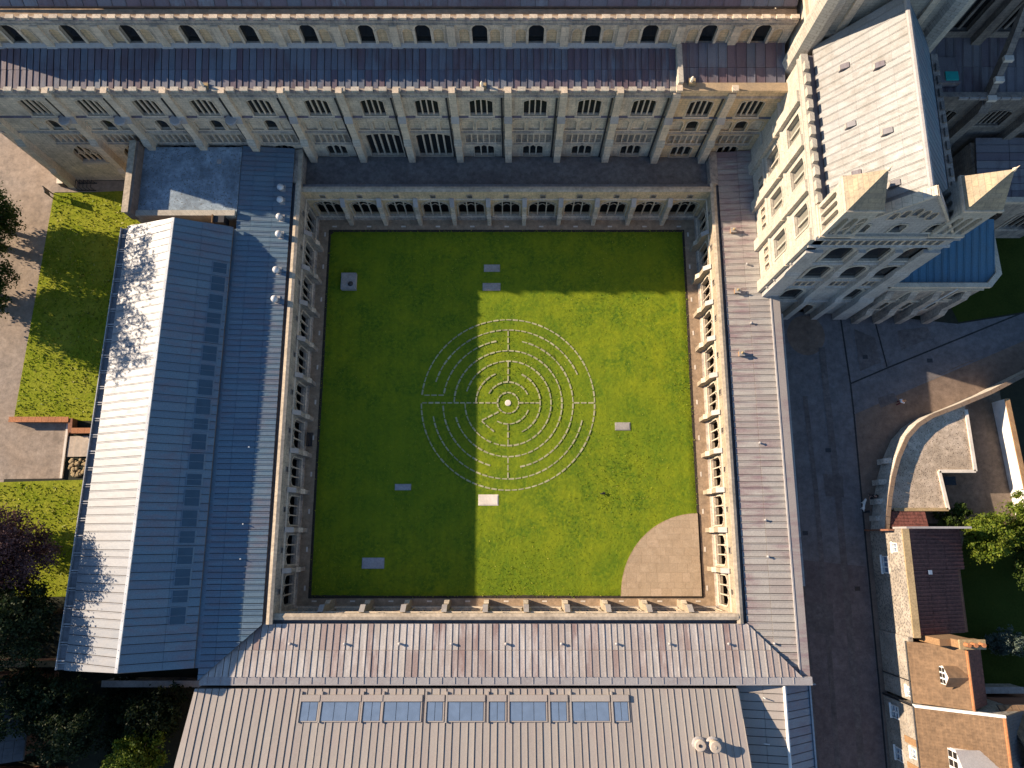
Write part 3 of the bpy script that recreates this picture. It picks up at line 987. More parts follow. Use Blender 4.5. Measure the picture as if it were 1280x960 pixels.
# buttresses between the bays
NB = MB().profile([(.1, 0), (-1.05, 0), (-1.05, 3.5), (-.80, 4.1), (-.80, 8.8), (-.58, 9.6), (-.58, 12.7), (-.36, 13.4), (-.36, 16.7), (-.2, 17.1), (.1, 17.1)], -.35, .35)
NB_ME = NB.mesh('buttress', 'stone_dressed')
NBC1 = MB().profile([(-.84, 8.78), (-.60, 9.66), (-.58, 9.74), (-.87, 8.86)], -.40, .40).mesh('weathering', 'stone_pale')
NBC2 = MB().profile([(-.62, 12.68), (-.38, 13.44), (-.36, 13.52), (-.66, 12.74)], -.40, .40).mesh('weathering', 'lead_flash')
PIN = MB().box(-.24, .24, -.36, .12, 17.05, 17.35).prism([(-.29, -.41), (.29, -.41), (.29, .17), (-.29, .17)], 17.35, 17.43).mesh('pinnacle', 'stone_dressed')
edges = [-50.9] + [(a + b) / 2 for a, b in zip(bays[:-1], bays[1:])]
for x in edges:
    yo = YA if x < 15 else YA - .12
    b = put('buttress', NB_ME, t, (x, yo, 0))
    put('weathering', NBC1, b, (x, yo, 0))
    put('weathering', NBC2, b, (x, yo, 0))
    put('pinnacle', PIN, b, (x, yo, 0 if x < 15 else .55))
# downpipes and hoppers
for x in edges[1:]:
    p = MB().cyl((x - .62, YA - .18, 5.6), (x - .62, YA - .18, 16.2), .09, .09, 6).build('downpipe', 'iron', t)
    if x < -24:
        MB().lathe([(.25, 0), (.55, .45), (.6, .7), (.5, .75)], (x - .6, YA - .55, 12.6), 10).build('rain_hopper', 'lead_flash', p)
# aisle parapet and merlons
MB().box(-52.5, 15.4, YA - .14, YA + .32, 16.751, 17.05).build('parapet', 'stone_grey', t)
MB().box(15.42, 25.5, YA - .30, YA + .55, 17.3, 17.6).build('parapet', 'stone_warm', t)
MER = MB().prism([(-.34, -.17), (.34, -.17), (.34, .17), (-.34, .17)], 0, .26).prism([(-.37, -.21), (.37, -.21), (.37, .21), (-.37, .21)], .26, .33).mesh('merlon', 'stone_pale')
x = -52.0
while x < 15.2:
    put('merlon', MER, t, (x, YA + .08, 17.05))
    x += 1.29
# aisle roof
zA = plane3((0, YA + .35, 17.0), (10, YA + .35, 17.0), (0, YC, 17.6))
roof_panels(t, [(-52.3, YA + .34), (15.3, YA + .34), (15.3, YC), (-52.3, YC)], zA, 'x', .63, [YA + .34, YA + 2.1, YC], 'lead_nave', roll_h=.05)
zA2 = plane3((0, YA + .7, 17.35), (10, YA + .7, 17.35), (0, YC, 18.0))
roof_panels(t, [(15.5, YA + .56), (25.4, YA + .56), (25.4, YC), (15.5, YC)], zA2, 'x', .9, [YA + .56, YA + 2.1, YC], 'lead_nave', roll_h=.04)
boxo('gable_wall', 'stone_pale', t, 15.3, 15.75, YA + .2, YC, 16.3, 18.2)
boxo('west_wall', 'stone_grey', t, -52.5, -51.9, YA + .7, 56.5, 0, 16.6)
for x in (-28.6, -2.7, 16.6):
    z = 17.3 if x < 15 else 18.0
    v = MB().box(x - .3, x + .3, YA + .2, YA + .75, z - .5, z).build('stack', 'ochre_stone', t)
    MB().lathe([(.14, 0), (.16, .4), (.08, .65), (.02, .75)], (x - .1, YA + .4, z), 8).build('finial', 'slab_white', v)
# clerestory
CW = window_kit(1.4, 2.0, 2.7, 'round', 1, depth=.35, frame_w=.2, sill=False)
CB = blind_kit(.92, 1.45, 1.95, 'round', 'stone_warm', depth=.2)
cb = [-50.6] + bays
items = []
for x in cb:
    x = x * .992
    if x > 23: x = 22.7
    items.append((CW, x, 17.85))
    for dx in (-1.42, 1.42):
        if x + dx + .6 < 25.3: items.append((CB, x + dx, 18.0))
facade(t, 'clerestory_wall', 'stone', (0, YC, 0), 0, rect(-51.4, 25.5, 17.0, 20.85), items, .7)
put('string_course', MB().profile([(0.05, -.08), (-.14, -.05), (-.16, .05), (-.02, .14), (0.05, .14)], -51.4, 25.5).mesh('string_course', 'stone_grey'), t, (0, YC, 20.62), 0)
MB().box(-51.4, 25.5, YC - .14, YC + .4, 20.851, 21.1).build('parapet', 'stone_grey', t)
MER2 = MB().prism([(-.34, -.16), (.34, -.16), (.34, .16), (-.34, .16)], 0, .26).prism([(-.37, -.2), (.37, -.2), (.37, .2), (-.37, .2)], .26, .32).mesh('merlon', 'stone')
x = -51.0
while x < 25.2:
    put('merlon', MER2, t, (x, YC + .12, 21.1))
    x += 1.29
PIL = MB().box(-.36, .36, -.24, .05, 17.2, 20.5).mesh('pilaster', 'stone_dressed')
PILF = MB().profile([(-.34, 17.55), (.02, 17.55), (.02, 18.0), (-.34, 17.7)], -.5, .5).mesh('flashing', 'lead_flash')
for a, b in zip(cb[:-1], cb[1:]):
    o = put('pilaster', PIL, t, ((a + b) / 2 * .992, YC, 0))
    put('flashing', PILF, o, ((a + b) / 2 * .992, YC, 0))
MB().profile([(YC - .28, 17.62), (YC, 17.62), (YC, 18.05), (YC - .28, 17.75)], -51.3, 25.4).build('flashing', 'lead_flash', t)
boxo('gutter', 'path_tan', t, -51.4, 25.5, YC + .4, YC + 1.3, 20.7, 20.9)
# main roof: two steep lead slopes
for s, mt in ((1, 'lead_nave'), (-1, 'lead_nave')):
    y0, y1 = (YC + 1.3, 50.6) if s == 1 else (50.6, 55.0)
    zN = plane3((0, YC + 1.3, 21.2), (10, YC + 1.3, 21.2), (0, 50.6, 27.0)) if s == 1 else plane3((0, 55.0, 21.2), (10, 55.0, 21.2), (0, 50.6, 27.0))
    roof_panels(t, [(-51.2, y0), (25.4, y0), (25.4, y1), (-51.2, y1)], zN, 'x', 1.3, [y0, (y0 + y1) / 2, y1], mt, roll_h=.06)
boxo('west_front', 'stone', t, -52.4, -51.42, YC, 56.4, 16.6, 21.4)
boxo('north_wall', 'stone_grey', t, -51.4, 25.5, 55.7, 56.4, 0, 21.3)

# ================================================================== TRANSEPT
t = thing('cathedral_transept', (31.3, 32.7, 0), 'pale stone transept with steep lead roof, gable and pyramid-capped turrets', 'church')
TX0, TX1, TY0, TY1, TZ = 25.5, 37.2, 24.4, 41.5, 21.4
AW = window_kit(1.75, 2.3, 3.2, 'round', 2, depth=.45, frame_w=.28, mull=.14, frame='stone_pale', sill=False)
AW2 = window_kit(1.9, 2.1, 3.1, 'round', 1, depth=.16, frame_w=.3, frame='stone_pale', sill=True)
AW1 = window_kit(1.8, 2.1, 3.0, 'round', 1, depth=.16, frame_w=.3, frame='stone_pale', sill=True)
ARC = blind_kit(.5, .9, 1.2, 'round', 'stone_grey', depth=.2, fw=.07)
DOOR = window_kit(2.0, 2.2, 3.3, 'round', 1, 'timber', depth=.5, frame_w=.35, name='door', sill=False, frame='stone_pale')
WDW = window_kit(2.0, 2.6, 3.0, 'flat', 2, depth=.4, frame_w=.16, mull=.16, frame='stone_pale', glass_m='glass_leaded_lit')
# west face: u = -y
items = []
for y in (27.3, 31.6, 35.9):
    items.append((WDW, -y, 16.6))
    items.append((WDW, -y, 11.4))
for k in range(13):
    items.append((ARC, -25.6 - k * .85, 8.6))
facade(t, 'west_wall', 'stone_pale', (TX0, 0, 0), R(-90), rect(-TY1, -TY0, 0, 20.8), items, .8)
for z in (10.4, 15.4, 20.4):
    put('string_course', MB().profile([(0.05, -.12), (-.20, -.08), (-.22, .05), (-.02, .2), (0.05, .2)], -TY1, -TY0 + .0).mesh('string_course', 'stone_pale'), t, (TX0, 0, z), R(-90))
for y in (25.0, 29.45, 33.75, 38.0):
    p = MB().box(TX0 - .42, TX0 + .05, y - .55, y + .55, 7.0, 20.3).build('buttress', 'stone_pale', t)
    MB().profile([(0, 0), (1, 0), (1, 1)], 0, 1)
    MB().prism([(TX0 - .5, y - .62), (TX0, y - .62), (TX0, y + .62), (TX0 - .5, y + .62)], 14.4, lambda x, yy: 14.5 + (x - TX0 + .5) * .7).build('weathering', 'stone_dressed', p)
# south face: u = x
items = []
for x in (28.7, 32.0, 35.2):
    items.append((AW2, x, 15.9))
    items.append((AW1, x, 11.5))
for i, x in enumerate((28.7, 32.0, 35.2)):
    for dx in (-.62, 0, .62):
        items.append((ARC, x + dx, 9.3))
items += [(AW1, 28.6, 5.3), (AW1, 34.6, 5.3), (DOOR, 31.6, 0.0)]
for k in range(15):
    items.append((ARC, 26.6 + k * .68, 19.42))
facade(t, 'south_wall', 'stone_cool_shade', (0, TY0, 0), 0, rect(TX0, TX1, 0, 20.8), items, .8)
for z in (10.95, 15.2, 19.2, 8.9, 20.72, 4.6):
    put('string_course', MB().profile([(0.05, -.12), (-.18, -.08), (-.20, .05), (-.02, .18), (0.05, .18)], TX0 - .2, TX1 + .2).mesh('string_course', 'stone_cool_shade'), t, (0, TY0, z), 0)
for x in (TX0 + .75, 30.4, 33.6, TX1 - .75):
    w_ = .75 if x in (TX0 + .75, TX1 - .75) else .33
    MB().profile([(.05, 0), (-.75, 0), (-.75, 6.0), (-.5, 6.7), (-.5, 13), (-.34, 13.6), (-.34, 18.4), (.05, 18.4)], x - w_, x + w_).v
    m = MB().profile([(TY0 + .05, 0), (TY0 - .7, 0), (TY0 - .7, 6.0), (TY0 - .45, 6.7), (TY0 - .45, 13), (TY0 - .3, 13.6), (TY0 - .3, 18.3), (TY0 + .05, 18.3)], x - w_, x + w_)
    m.build('buttress', 'stone_cool_shade', t)
boxo('east_wall', 'stone_grey', t, TX1 - .8, TX1, TY0 + .8, TY1, 0, 20.8)
# parapets with merlons
boxo('parapet', 'stone_pale', t, TX0 - .15, TX0 + .45, TY0, TY1, 20.8, 21.2)
boxo('parapet', 'stone_grey', t, TX1 - .45, TX1 + .15, TY0, TY1, 20.8, 21.2)
boxo('parapet', 'stone_pale', t, TX0 + .45, TX1 - .45, TY0 - .1, TY0 + .4, 20.8, 21.3)
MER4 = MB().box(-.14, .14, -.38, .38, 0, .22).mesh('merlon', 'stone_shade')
MER3 = MB().box(-.2, .2, -.38, .38, 0, .45).mesh('merlon', 'stone_pale')
y = 27.6
while y < 41:
    put('merlon', MER3, t, (TX0 + .12, y, 21.2))
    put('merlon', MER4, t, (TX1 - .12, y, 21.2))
    y += 1.25
boxo('gutter', 'lead_dark', t, TX0 + .45, TX0 + 1.1, TY0 + 2.9, TY1, 20.6, 20.95)
boxo('gutter', 'lead_dark', t, TX1 - .6, TX1 - .45, TY0 + 2.9, TY1, 20.6, 20.95)
# roof
RX, RZ = 31.2, 27.6
zL = plane3((TX0 + 1.0, 0, 21.1), (TX0 + 1.0, 10, 21.1), (RX, 0, RZ))
zR = plane3((TX1 - .5, 0, 21.1), (TX1 - .5, 10, 21.1), (RX, 0, RZ))
rl = roof_panels(t, [(TX0 + 1.0, 25.1), (RX, 25.1), (RX, 42.2), (TX0 + 1.0, 42.2)], zL, 'y', .70, [TX0 + 1.0 + (RX - TX0 - 1.0) * k / 5 for k in range(6)], 'lead_transept', roll_h=.05, step=0, gap=.045, roll=.06, lap=.006)
roof_panels(t, [(RX, 25.1), (TX1 - .5, 25.1), (TX1 - .5, 42.2), (RX, 42.2)], zR, 'y', .70, [RX + (TX1 - .5 - RX) * k / 3 for k in range(4)], 'lead_shade_blue', roll_h=.04, step=0, lap=.006)
MB().cyl((RX, 25.0, RZ + .06), (RX, 42.2, RZ + .06), .22, .22, 8).build('ridge_roll', 'lead_flash', t)
for x, y in ((27.9, 38.7), (29.55, 37.2), (27.9, 33.3), (29.55, 31.3), (27.9, 28.9), (29.6, 26.8)):
    z = zL(x, y)
    v = MB().prism([(x - .22, y - .24), (x + .3, y - .24), (x + .3, y + .24), (x - .22, y + .24)], z - .3, lambda a, b, z=z, x=x: z + .40 + (a - x) * .75).build('roof_hatch', 'lead_dark', t)
    MB().box(x - .27, x - .22, y - .2, y + .2, z - .2, z + .18).build('louvre', 'slab', v)
# gable
GK = window_kit(.95, 1.0, 1.5, 'round', 1, depth=.35, frame_w=.16, frame='stone_pale')
gi = [(GK, 28.4, 21.75), (GK, 31.35, 21.75), (GK, 34.3, 21.75)]
for dx in (-1.5, -.75, 0, .75, 1.5):
    gi.append((ARC, 31.35 + dx, 24.1 + .35 * (2 - abs(dx) / .75)))
facade(t, 'gable_wall', 'stone_cool_shade', (0, TY0 + .15, 0), 0, [(TX0 + .9, 21.25), (TX1 - .5, 21.25), (RX + .35, RZ + .5), (RX - .35, RZ + .5)], gi, .6)
for s in (-1, 1):
    xa, xb = RX + s * (RX - TX0 - .6), RX + s * .05
    m = MB().plate(sorted([(xa, 21.5), (xb, RZ + .55), (xb, RZ + .82), (xa, 21.8)], key=lambda q: math.atan2(q[1] - 25.2, q[0] - (xa + xb) / 2)), [], TY0 - .02, TY0 + .85)
    m.build('gable_coping', 'stone_dressed', t)
# corner turrets
TA = blind_kit(.55, 2.6, 3.1, 'round', 'stone_grey', depth=.22, fw=.08)
for cx in (TX0 + 1.35, TX1 - 1.35):
    cy = TY0 + 1.25
    hw = 1.35
    tu = MB().box(cx - hw + .35, cx + hw - .35, cy - hw + .35, cy + hw - .35, 20.8, 25.9).build('turret', 'stone_pale', t)
    for rz, ox, oy in ((0, cx, cy - hw), (R(-90), cx - hw, cy), (R(90), cx + hw, cy), (R(180), cx, cy + hw)):
        its = [(TA, dx, 21.7) for dx in (-.75, 0, .75)]
        holes = [[(x + u, zz + z) for x, zz in k['outline']] for k, u, z in its]
        e = hw if rz in (0, R(180)) else hw - .36
        w = MB().plate(rect(-e, e, 20.8, 26.0), holes, 0, .35)
        put('turret_face', w.mesh('turret_face', 'stone_pale'), tu, (ox, oy, 0), rz)
    MB().box(cx - hw - .14, cx + hw + .14, cy - hw - .14, cy + hw + .14, 26.0, 26.3).build('turret_cornice', 'stone_dressed', tu)
    MB().box(cx - hw - .10, cx + hw + .10, cy - hw - .10, cy + hw + .10, 21.2, 21.5).build('turret_band', 'stone_dressed', tu)
    q = hw + .06
    m = MB(); m.v = [(cx - q, cy - q, 26.3), (cx + q, cy - q, 26.3), (cx + q, cy + q, 26.3), (cx - q, cy + q, 26.3), (cx, cy, 30.0)]
    m.f = [(3, 2, 1, 0), (0, 1, 4), (1, 2, 4), (2, 3, 4), (3, 0, 4)]
    m.build('turret_cap', 'stone_cap', tu)
    MB().lathe([(.10, 0), (.16, .15), (.05, .4), (.02, .7)], (cx, cy, 29.8), 8).build('finial', 'stone_dressed', tu)

# ================================================================== CROSSING TOWER (only its foot is in view)
t = thing('crossing_tower', (31.3, 48.4, 0), 'square stone crossing tower rising behind the transept roof', 'tower')
boxo('tower_shaft', 'stone_pale', t, 25.9, 36.9, 42.9, 54.2, 0, 44)
for x in (26.2, 36.6):
    for y in (43.1, 54.0):
        MB().cyl((x, y, 0), (x, y, 47), 1.1, 1.1, 8).build('stair_turret', 'stone_pale', t)
for z in (22, 29, 36, 43):
    boxo('string_course', 'stone_dressed', t, 25.6, 37.2, 42.6, 54.5, z, z + .35)
for x in (28.3, 31.4, 34.5):
    boxo('pilaster', 'stone_dressed', t, x - .3, x + .3, 42.62, 42.89, 22.4, 43)
boxo('tower_parapet', 'stone_dressed', t, 25.7, 37.1, 42.7, 54.4, 44.01, 45.5)

# ================================================================== PRESBYTERY (east arm)
t = thing('cathedral_presbytery', (48, 48, 0), 'shaded stone east arm with tall windows and a flying buttress', 'church')
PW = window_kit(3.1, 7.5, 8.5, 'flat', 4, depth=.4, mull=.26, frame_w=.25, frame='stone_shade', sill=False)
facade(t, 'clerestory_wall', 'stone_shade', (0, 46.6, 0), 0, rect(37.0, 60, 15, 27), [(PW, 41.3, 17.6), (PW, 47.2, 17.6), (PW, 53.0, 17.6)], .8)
for x in (38.9, 44.2, 50.1, 56):
    boxo('buttress', 'stone_shade', t, x - .45, x + .45, 45.9, 46.65, 15, 26)
PG = window_kit(2.4, 1.9, 2.6, 'flat', 5, depth=.3, mull=.15, frame_w=.14, frame='stone_shade')
facade(t, 'aisle_wall', 'stone_shade', (0, 40.8, 0), 0, rect(37.2, 60, 0, 15.6), [(PG, 42.5, 11.2), (PG, 48.0, 11.2), (PG, 53.5, 11.2)], .7)
for x in (40.3, 45.3, 50.8, 56.2):
    b = MB().profile([(40.85, 0), (39.5, 0), (39.5, 8), (39.9, 9), (39.9, 14.6), (40.3, 15.4), (40.85, 15.4)], x - .45, x + .45).build('buttress', 'stone_shade', t)
boxo('parapet', 'stone_shade', t, 37.2, 60, 40.7, 41.2, 15.6, 16.1)
zP = plane3((0, 41.2, 15.5), (10, 41.2, 15.5), (0, 46.6, 16.6))
roof_panels(t, [(37.2, 41.2), (60, 41.2), (60, 46.6), (37.2, 46.6)], zP, 'x', .85, [41.2, 43.9, 46.6], 'lead_dark', roll_h=.05)
for x0 in (45.3, 56.2):
    m = MB()
    pts = [(40.2, 15.4), (41.6, 17.2), (43.4, 19.6), (45.9, 22.4), (45.9, 21.6), (43.9, 19.0), (42.4, 16.9), (41.3, 15.4)]
    m.plate([(-y, z) for y, z in pts][::-1], [], -.3, .3)
    put('flying_buttress', m.mesh('flying_buttress', 'stone_shade'), t, (x0, 0, 0), R(-90))
    for y, z in ((40.5, 16.2), (41.6, 17.5), (42.7, 19.0)):
        boxo('weathering', 'slab_white', t, x0 - .42, x0 + .42, y - .25, y + .25, z - .3, z + .05)
boxo('skylight_kerb', 'lead_dark', t, 40.1, 42.3, 41.9, 44.6, 15.8, 16.55)
boxo('skylight', 'teal_panel', t, 40.9, 42.1, 42.1, 43.0, 16.56, 16.66)
for i in range(6):
    boxo('coping_band', 'lead_flash', t, 42.3 + i * 1.0, 43.2 + i * 1.0, 40.55, 40.69, 15.75, 16.05)
boxo('main_roof_wall', 'stone_shade', t, 37.2, 60, 47.4, 56, 0, 26)

# ================================================================== CHAPELS EAST OF THE TRANSEPT
t = thing('chapel', (42.5, 27, 0), 'low stone chapel with lead roof in blue shade and buttresses beside the transept', 'chapel')
poly = [(37.3, 24.15), (46.9, 24.15), (48.0, 25.4), (47.8, 30.6), (37.3, 30.6)]
VW = window_kit(.9, 1.7, 2.2, 'round', 1, depth=.35, frame_w=.18, frame='stone_dressed')
facade(t, 'south_wall', 'stone_grey', (0, 24.15, 0), 0, rect(37.3, 46.9, 0, 9.6), [(VW, 39.3, 2.6), (VW, 41.7, 2.6), (VW, 44.3, 2.6), (VW, 40.4, 6.0), (VW, 43.0, 6.0), (VW, 45.3, 6.0)], .6)
MB().prism([(46.9, 24.15), (48.0, 25.4), (47.8, 30.6), (47.2, 30.6), (47.35, 25.6), (46.9, 25.0)], 0, 9.6).build('east_wall', 'stone_grey', t)
MB().prism([(36.9, 23.95), (47.0, 23.95), (48.2, 25.3), (48.0, 30.7), (47.5, 30.7), (47.65, 25.5), (46.7, 24.4), (36.9, 24.4)], 9.62, 10.0).build('parapet', 'stone_dressed', t)
zV = plane3((40, 24.4, 9.5), (47, 24.4, 9.5), (40, 30.6, 11.0))
roof_panels(t, [(37.3, 24.45), (46.65, 24.45), (47.6, 25.5), (47.45, 30.6), (37.3, 30.6)], zV, 'x', .72, [24.4, 30.7], 'lead_sky_blue', roll_h=.05)
for x in (38.1, 40.5, 42.9, 45.9):
    MB().profile([(24.2, 0), (23.2, 0), (23.2, 3.2), (23.6, 4), (23.6, 7.2), (24.1, 8.2), (24.2, 8.2)], x - .35, x + .35).build('buttress', 'stone_grey', t)
for z in (5.2, 8.9):
    put('string_course', MB().profile([(0.05, -.08), (-.15, -.05), (-.16, .05), (-.02, .14), (0.05, .14)], 37.3, 46.9).mesh('string_course', 'stone_dressed'), t, (0, 24.15, z), 0)
MB().cyl((44.0, 23.95, .2), (44.0, 23.95, 9.4), .08, .08, 6).build('downpipe', 'pale_metal', t)

t = thing('chapel', (52.5, 37, 0), 'shaded stone chapel with dark lead roof and traceried arched window', 'chapel')
KW = window_kit(2.9, 3.2, 5.0, 'pointed', 4, depth=.4, tracery=True, frame_w=.3, mull=.15, frame='stone_grey')
facade(t, 'south_wall', 'stone_grey', (0, 33.4, 0), 0, rect(47.6, 58, 0, 9.0), [(KW, 50.5, 2.6), (KW, 55.2, 2.6)], .6)
boxo('west_wall', 'stone_grey', t, 47.6, 48.2, 34.0, 40.1, 0, 9.0)
boxo('parapet', 'stone_dressed', t, 47.4, 58, 33.2, 33.75, 9.0, 9.5)
zK = plane3((50, 33.75, 9.0), (57, 33.75, 9.0), (50, 40.1, 9.9))
roof_panels(t, [(47.6, 33.75), (58, 33.75), (58, 40.1), (47.6, 40.1)], zK, 'y', .8, [47.6, 51, 54.5, 58], 'lead_dark', roll_h=.05)
boxo('buttress', 'stone_grey', t, 47.5, 48.5, 32.4, 33.4, 0, 7.5)
boxo('yard_roof', 'parapet_dark', t, 39.0, 47.4, 31.2, 39.9, 3.0, 3.3)

# ================================================================== REFECTORY
t = thing('refectory', (-34, 10, 0), 'long building with pale ridged metal roof and a strip of skylights', 'building')
A, B = (-33.4, 30.8), (-34.2, -11.5)          # ridge
LA, LB = (-39.4, 31.2), (-40.5, -11.8)        # west eaves
RA, RB = (-28.5, 31.0), (-28.75, -11.6)       # valley with the west walk
ZR_, ZE_, ZV_ = 10.95, 8.0, 8.15
zl = plane3((*A, ZR_), (*B, ZR_), ((LA[0] + LB[0]) / 2, (LA[1] + LB[1]) / 2, ZE_))
zr = plane3((*A, ZR_), (*B, ZR_), ((RA[0] + RB[0]) / 2, (RA[1] + RB[1]) / 2, ZV_))
roof_panels(t, [LA, LB, B, A], zl, 'y', .77, [-41, -33], 'lead_refectory', roll_h=.07, roll=.07)
skx = lambda y: -29.75 + (y - 10) * .028
holes = []
rr_ = roof_panels(t, [A, B, RB, RA], zr, 'y', .77, [-34.5, -31.0, -28], 'lead_shade_blue', roll_h=.05, roll=.07, jitter=.003)
MB().prism([(A[0] - .13, A[1]), (B[0] - .13, B[1]), (B[0] + .13, B[1]), (A[0] + .13, A[1])], ZR_ - .05, ZR_ + .10).build('ridge_cap', 'white_paint', t)
y = 27.0
k = 0
while y > -7.6:
    ln = 1.62 if k % 3 else 1.2
    x0 = skx(y) - .62; x1 = skx(y) + .62
    y0 = y - ln
    ff = lambda a, b: zr(a, b) + .13
    s = MB().prism([(x0, y0), (x1, y0), (x1, y), (x0, y)], lambda a, b: zr(a, b) - .05, lambda a, b: zr(a, b) + .13).build('skylight', 'lead_shade_blue', t)
    MB().prism([(x0 + .08, y0 + .08), (x1 - .08, y0 + .08), (x1 - .08, (y + y0) / 2 - .03), (x0 + .08, (y + y0) / 2 - .03)], ff, lambda a, b: ff(a, b) + .03).build('pane', 'glass_roof', s)
    MB().prism([(x0 + .08, (y + y0) / 2 + .03), (x1 - .08, (y + y0) / 2 + .03), (x1 - .08, y - .08), (x0 + .08, y - .08)], ff, lambda a, b: ff(a, b) + .03).build('pane', 'glass_roof', s)
    y -= ln + .28
    k += 1
MB().prism([(RA[0] - .1, 31.0), (RB[0] - .1, -11.6), (-28.3, -11.6), (-28.3, 31.0)], 7.6, 7.85).build('valley_gutter', 'lead_shade_blue', t)
# hanging gutter with brackets on the west eaves
def lerp(p, q, s): return (p[0] + (q[0] - p[0]) * s, p[1] + (q[1] - p[1]) * s)
MB().prism([(LA[0] - .85, LA[1]), (LB[0] - .85, LB[1]), (LB[0] - .02, LB[1]), (LA[0] - .02, LA[1])], 7.45, 7.55).build('gutter', 'gutter', t)
MB().prism([(LA[0] - .93, LA[1]), (LB[0] - .93, LB[1]), (LB[0] - .85, LB[1]), (LA[0] - .85, LA[1])], 7.4, 7.8).build('gutter_lip', 'gutter_edge', t)
for k in range(27):
    x, y = lerp(LA, LB, (k + .5) / 27)
    MB().box(x - .87, x + .05, y - .05, y + .05, 7.62, 7.72).build('gutter_bracket', 'gutter_edge', t)
    MB().box(x - .87, x + .05, y - .25, y - .19, 7.62, 7.72).build('gutter_bracket', 'gutter_edge', t)
# walls
MB().prism([(LA[0] + .3, LA[1] - .3), (LB[0] + .3, LB[1] + .3), (LB[0] + .7, LB[1] + .3), (LA[0] + .7, LA[1] - .3)], 0, 7.4).build('wall', 'stone_pale', t)
for (P, Q, S_) in ((LA, A, RA), (LB, B, RB)):
    d = -.5 if P is LA else .2
    m = MB().plate([(P[0] + .5, 0), (S_[0] - .1, 0), (S_[0] - .1, ZV_ - .25), (Q[0], ZR_ - .25), (P[0] + .5, ZE_ - .1)], [], 0, .3)
    put('end_wall', m.mesh('end_wall', 'timber_deck'), t, (0, P[1] + d, 0), 0)
# glazed screen under the western eaves
for k in range(20):
    x, y = lerp(LA, LB, (k + .5) / 20)
    w = MB().box(x + .22, x + .3, y - .85, y + .85, .4, 6.6).build('window', 'glass_dark', t)
    MB().box(x + .14, x + .24, y - .95, y - .83, .2, 6.8).build('window_post', 'timber', w)

# ================================================================== FLAT-ROOFED ANNEX
t = thing('annex', (-33.8, 36.4, 0), 'flat roofed block with mottled grey roof between nave and ridged metal roof', 'building')
boxo('roof', 'membrane', t, -38.7, -28.45, 32.9, 40.2, 7.7, 7.95)
boxo('parapet', 'parapet_dark', t, -39.5, -38.7, 32.3, 40.2, 7.3, 9.2)
boxo('parapet_coping', 'parapet_stone', t, -39.6, -38.95, 32.2, 40.2, 9.2, 9.3)
boxo('parapet', 'stone_pale', t, -38.69, -28.5, 32.3, 32.89, 7.3, 8.3)
boxo('wall', 'stone', t, -39.3, -38.8, 32.5, 40.2, 0, 7.3)
boxo('wall', 'stone_pale', t, -38.79, -28.5, 32.4, 32.8, 0, 7.3)
m = MB().box(-30.6, -29.5, 31.5, 32.25, 7.0, 8.4).build('tank', 'iron', t)
MB().box(-30.7, -30.6, 31.4, 32.3, 7.0, 8.6).build('tank_surround', 'brick_ochre', m)
boxo('hatch', 'lead_flash', t, -30.9, -30.5, 38.3, 38.7, 7.95, 8.15)

# ================================================================== VISITOR BUILDING (south)
t = thing('visitor_building', (-4, -17, 0), 'building with sloping striped metal roof and a row of blue skylights', 'building')
zH = plane3((0, -13.4, 7.6), (10, -13.4, 7.6), (0, -19.5, 9.8))
sk = []
px = [(375, 398, 2), (401, 450, 3), (453, 477, 2), (479, 527, 3), (533, 555, 2), (559, 606, 3), (611, 633, 2), (637, 684, 3), (688, 710, 2), (715, 763, 3), (767, 787, 2)]
px = [((a - 640) * .0710, (b - 640) * .0710, n) for a, b, n in px]
roof_panels(t, [(-28.65, -13.4), (-29.0, -19.5), (20.55, -19.5), (20.4, -13.4)], zH, 'x', .665, [-19.5, -13.4], 'lead_visitor', thick=.08, roll=.07, roll_h=.06, gap=.045)
for a, b, n in px:
    y0, y1 = -15.95, -14.35
    s = MB().prism([(a, y0), (b, y0), (b, y1), (a, y1)], lambda x, y: zH(x, y) - .1, lambda x, y: zH(x, y) + .2).build('skylight', 'lead_visitor', t)
    MB().prism([(a, y1), (b, y1), (b, y1 + .5), (a, y1 + .5)], lambda x, y: zH(x, y), lambda x, y: zH(x, y) + .34).build('skylight_head', 'lead_visitor', s)
    for k in range(n):
        xa = a + .1 + (b - a - .2) * k / n; xb = a + .1 + (b - a - .2) * (k + 1) / n - .06
        MB().prism([(xa, y0 + .1), (xb, y0 + .1), (xb, y1 - .08), (xa, y1 - .08)], lambda x, y: zH(x, y) + .2, lambda x, y: zH(x, y) + .23).build('pane', 'glass_sky', s)
    MB().prism([(a - .16, -16.0), (a - .02, -16.0), (a - .02, -13.6), (a - .16, -13.6)], zH, lambda x, y: zH(x, y) + .3).build('skylight_upstand', 'lead_visitor', s)
MB().cyl((-29.0, -19.55, 9.95), (20.6, -19.55, 9.95), .14, .14, 8).build('ridge_roll', 'lead_visitor', t)
zH2 = plane3((0, -19.6, 9.8), (10, -19.6, 9.8), (0, -30, 6.0))
roof_panels(t, [(-29.0, -19.6), (-29.3, -30), (20.8, -30), (20.55, -19.6)], zH2, 'x', 1.3, [-30, -19.6], 'lead_visitor')
MB().plate([(13.6, 0), (29.8, 0), (29.8, 6.0), (19.55, 9.6), (13.6, 7.45)], [], 0, .3)
put('gable_wall', MB().plate([(13.6, 0), (29.8, 0), (29.8, 5.8), (19.55, 9.55), (13.6, 7.4)], [], 0, .3).mesh('gable_wall', 'stone_pale'), t, (20.3, 0, 0), R(-90)).scale = (1, 1, 1)
put('gable_wall', MB().plate([(13.6, 0), (29.8, 0), (29.8, 5.8), (19.55, 9.55), (13.6, 7.4)], [], -.3, 0).mesh('gable_wall', 'timber_deck'), t, (-28.3, 0, 0), R(-90))
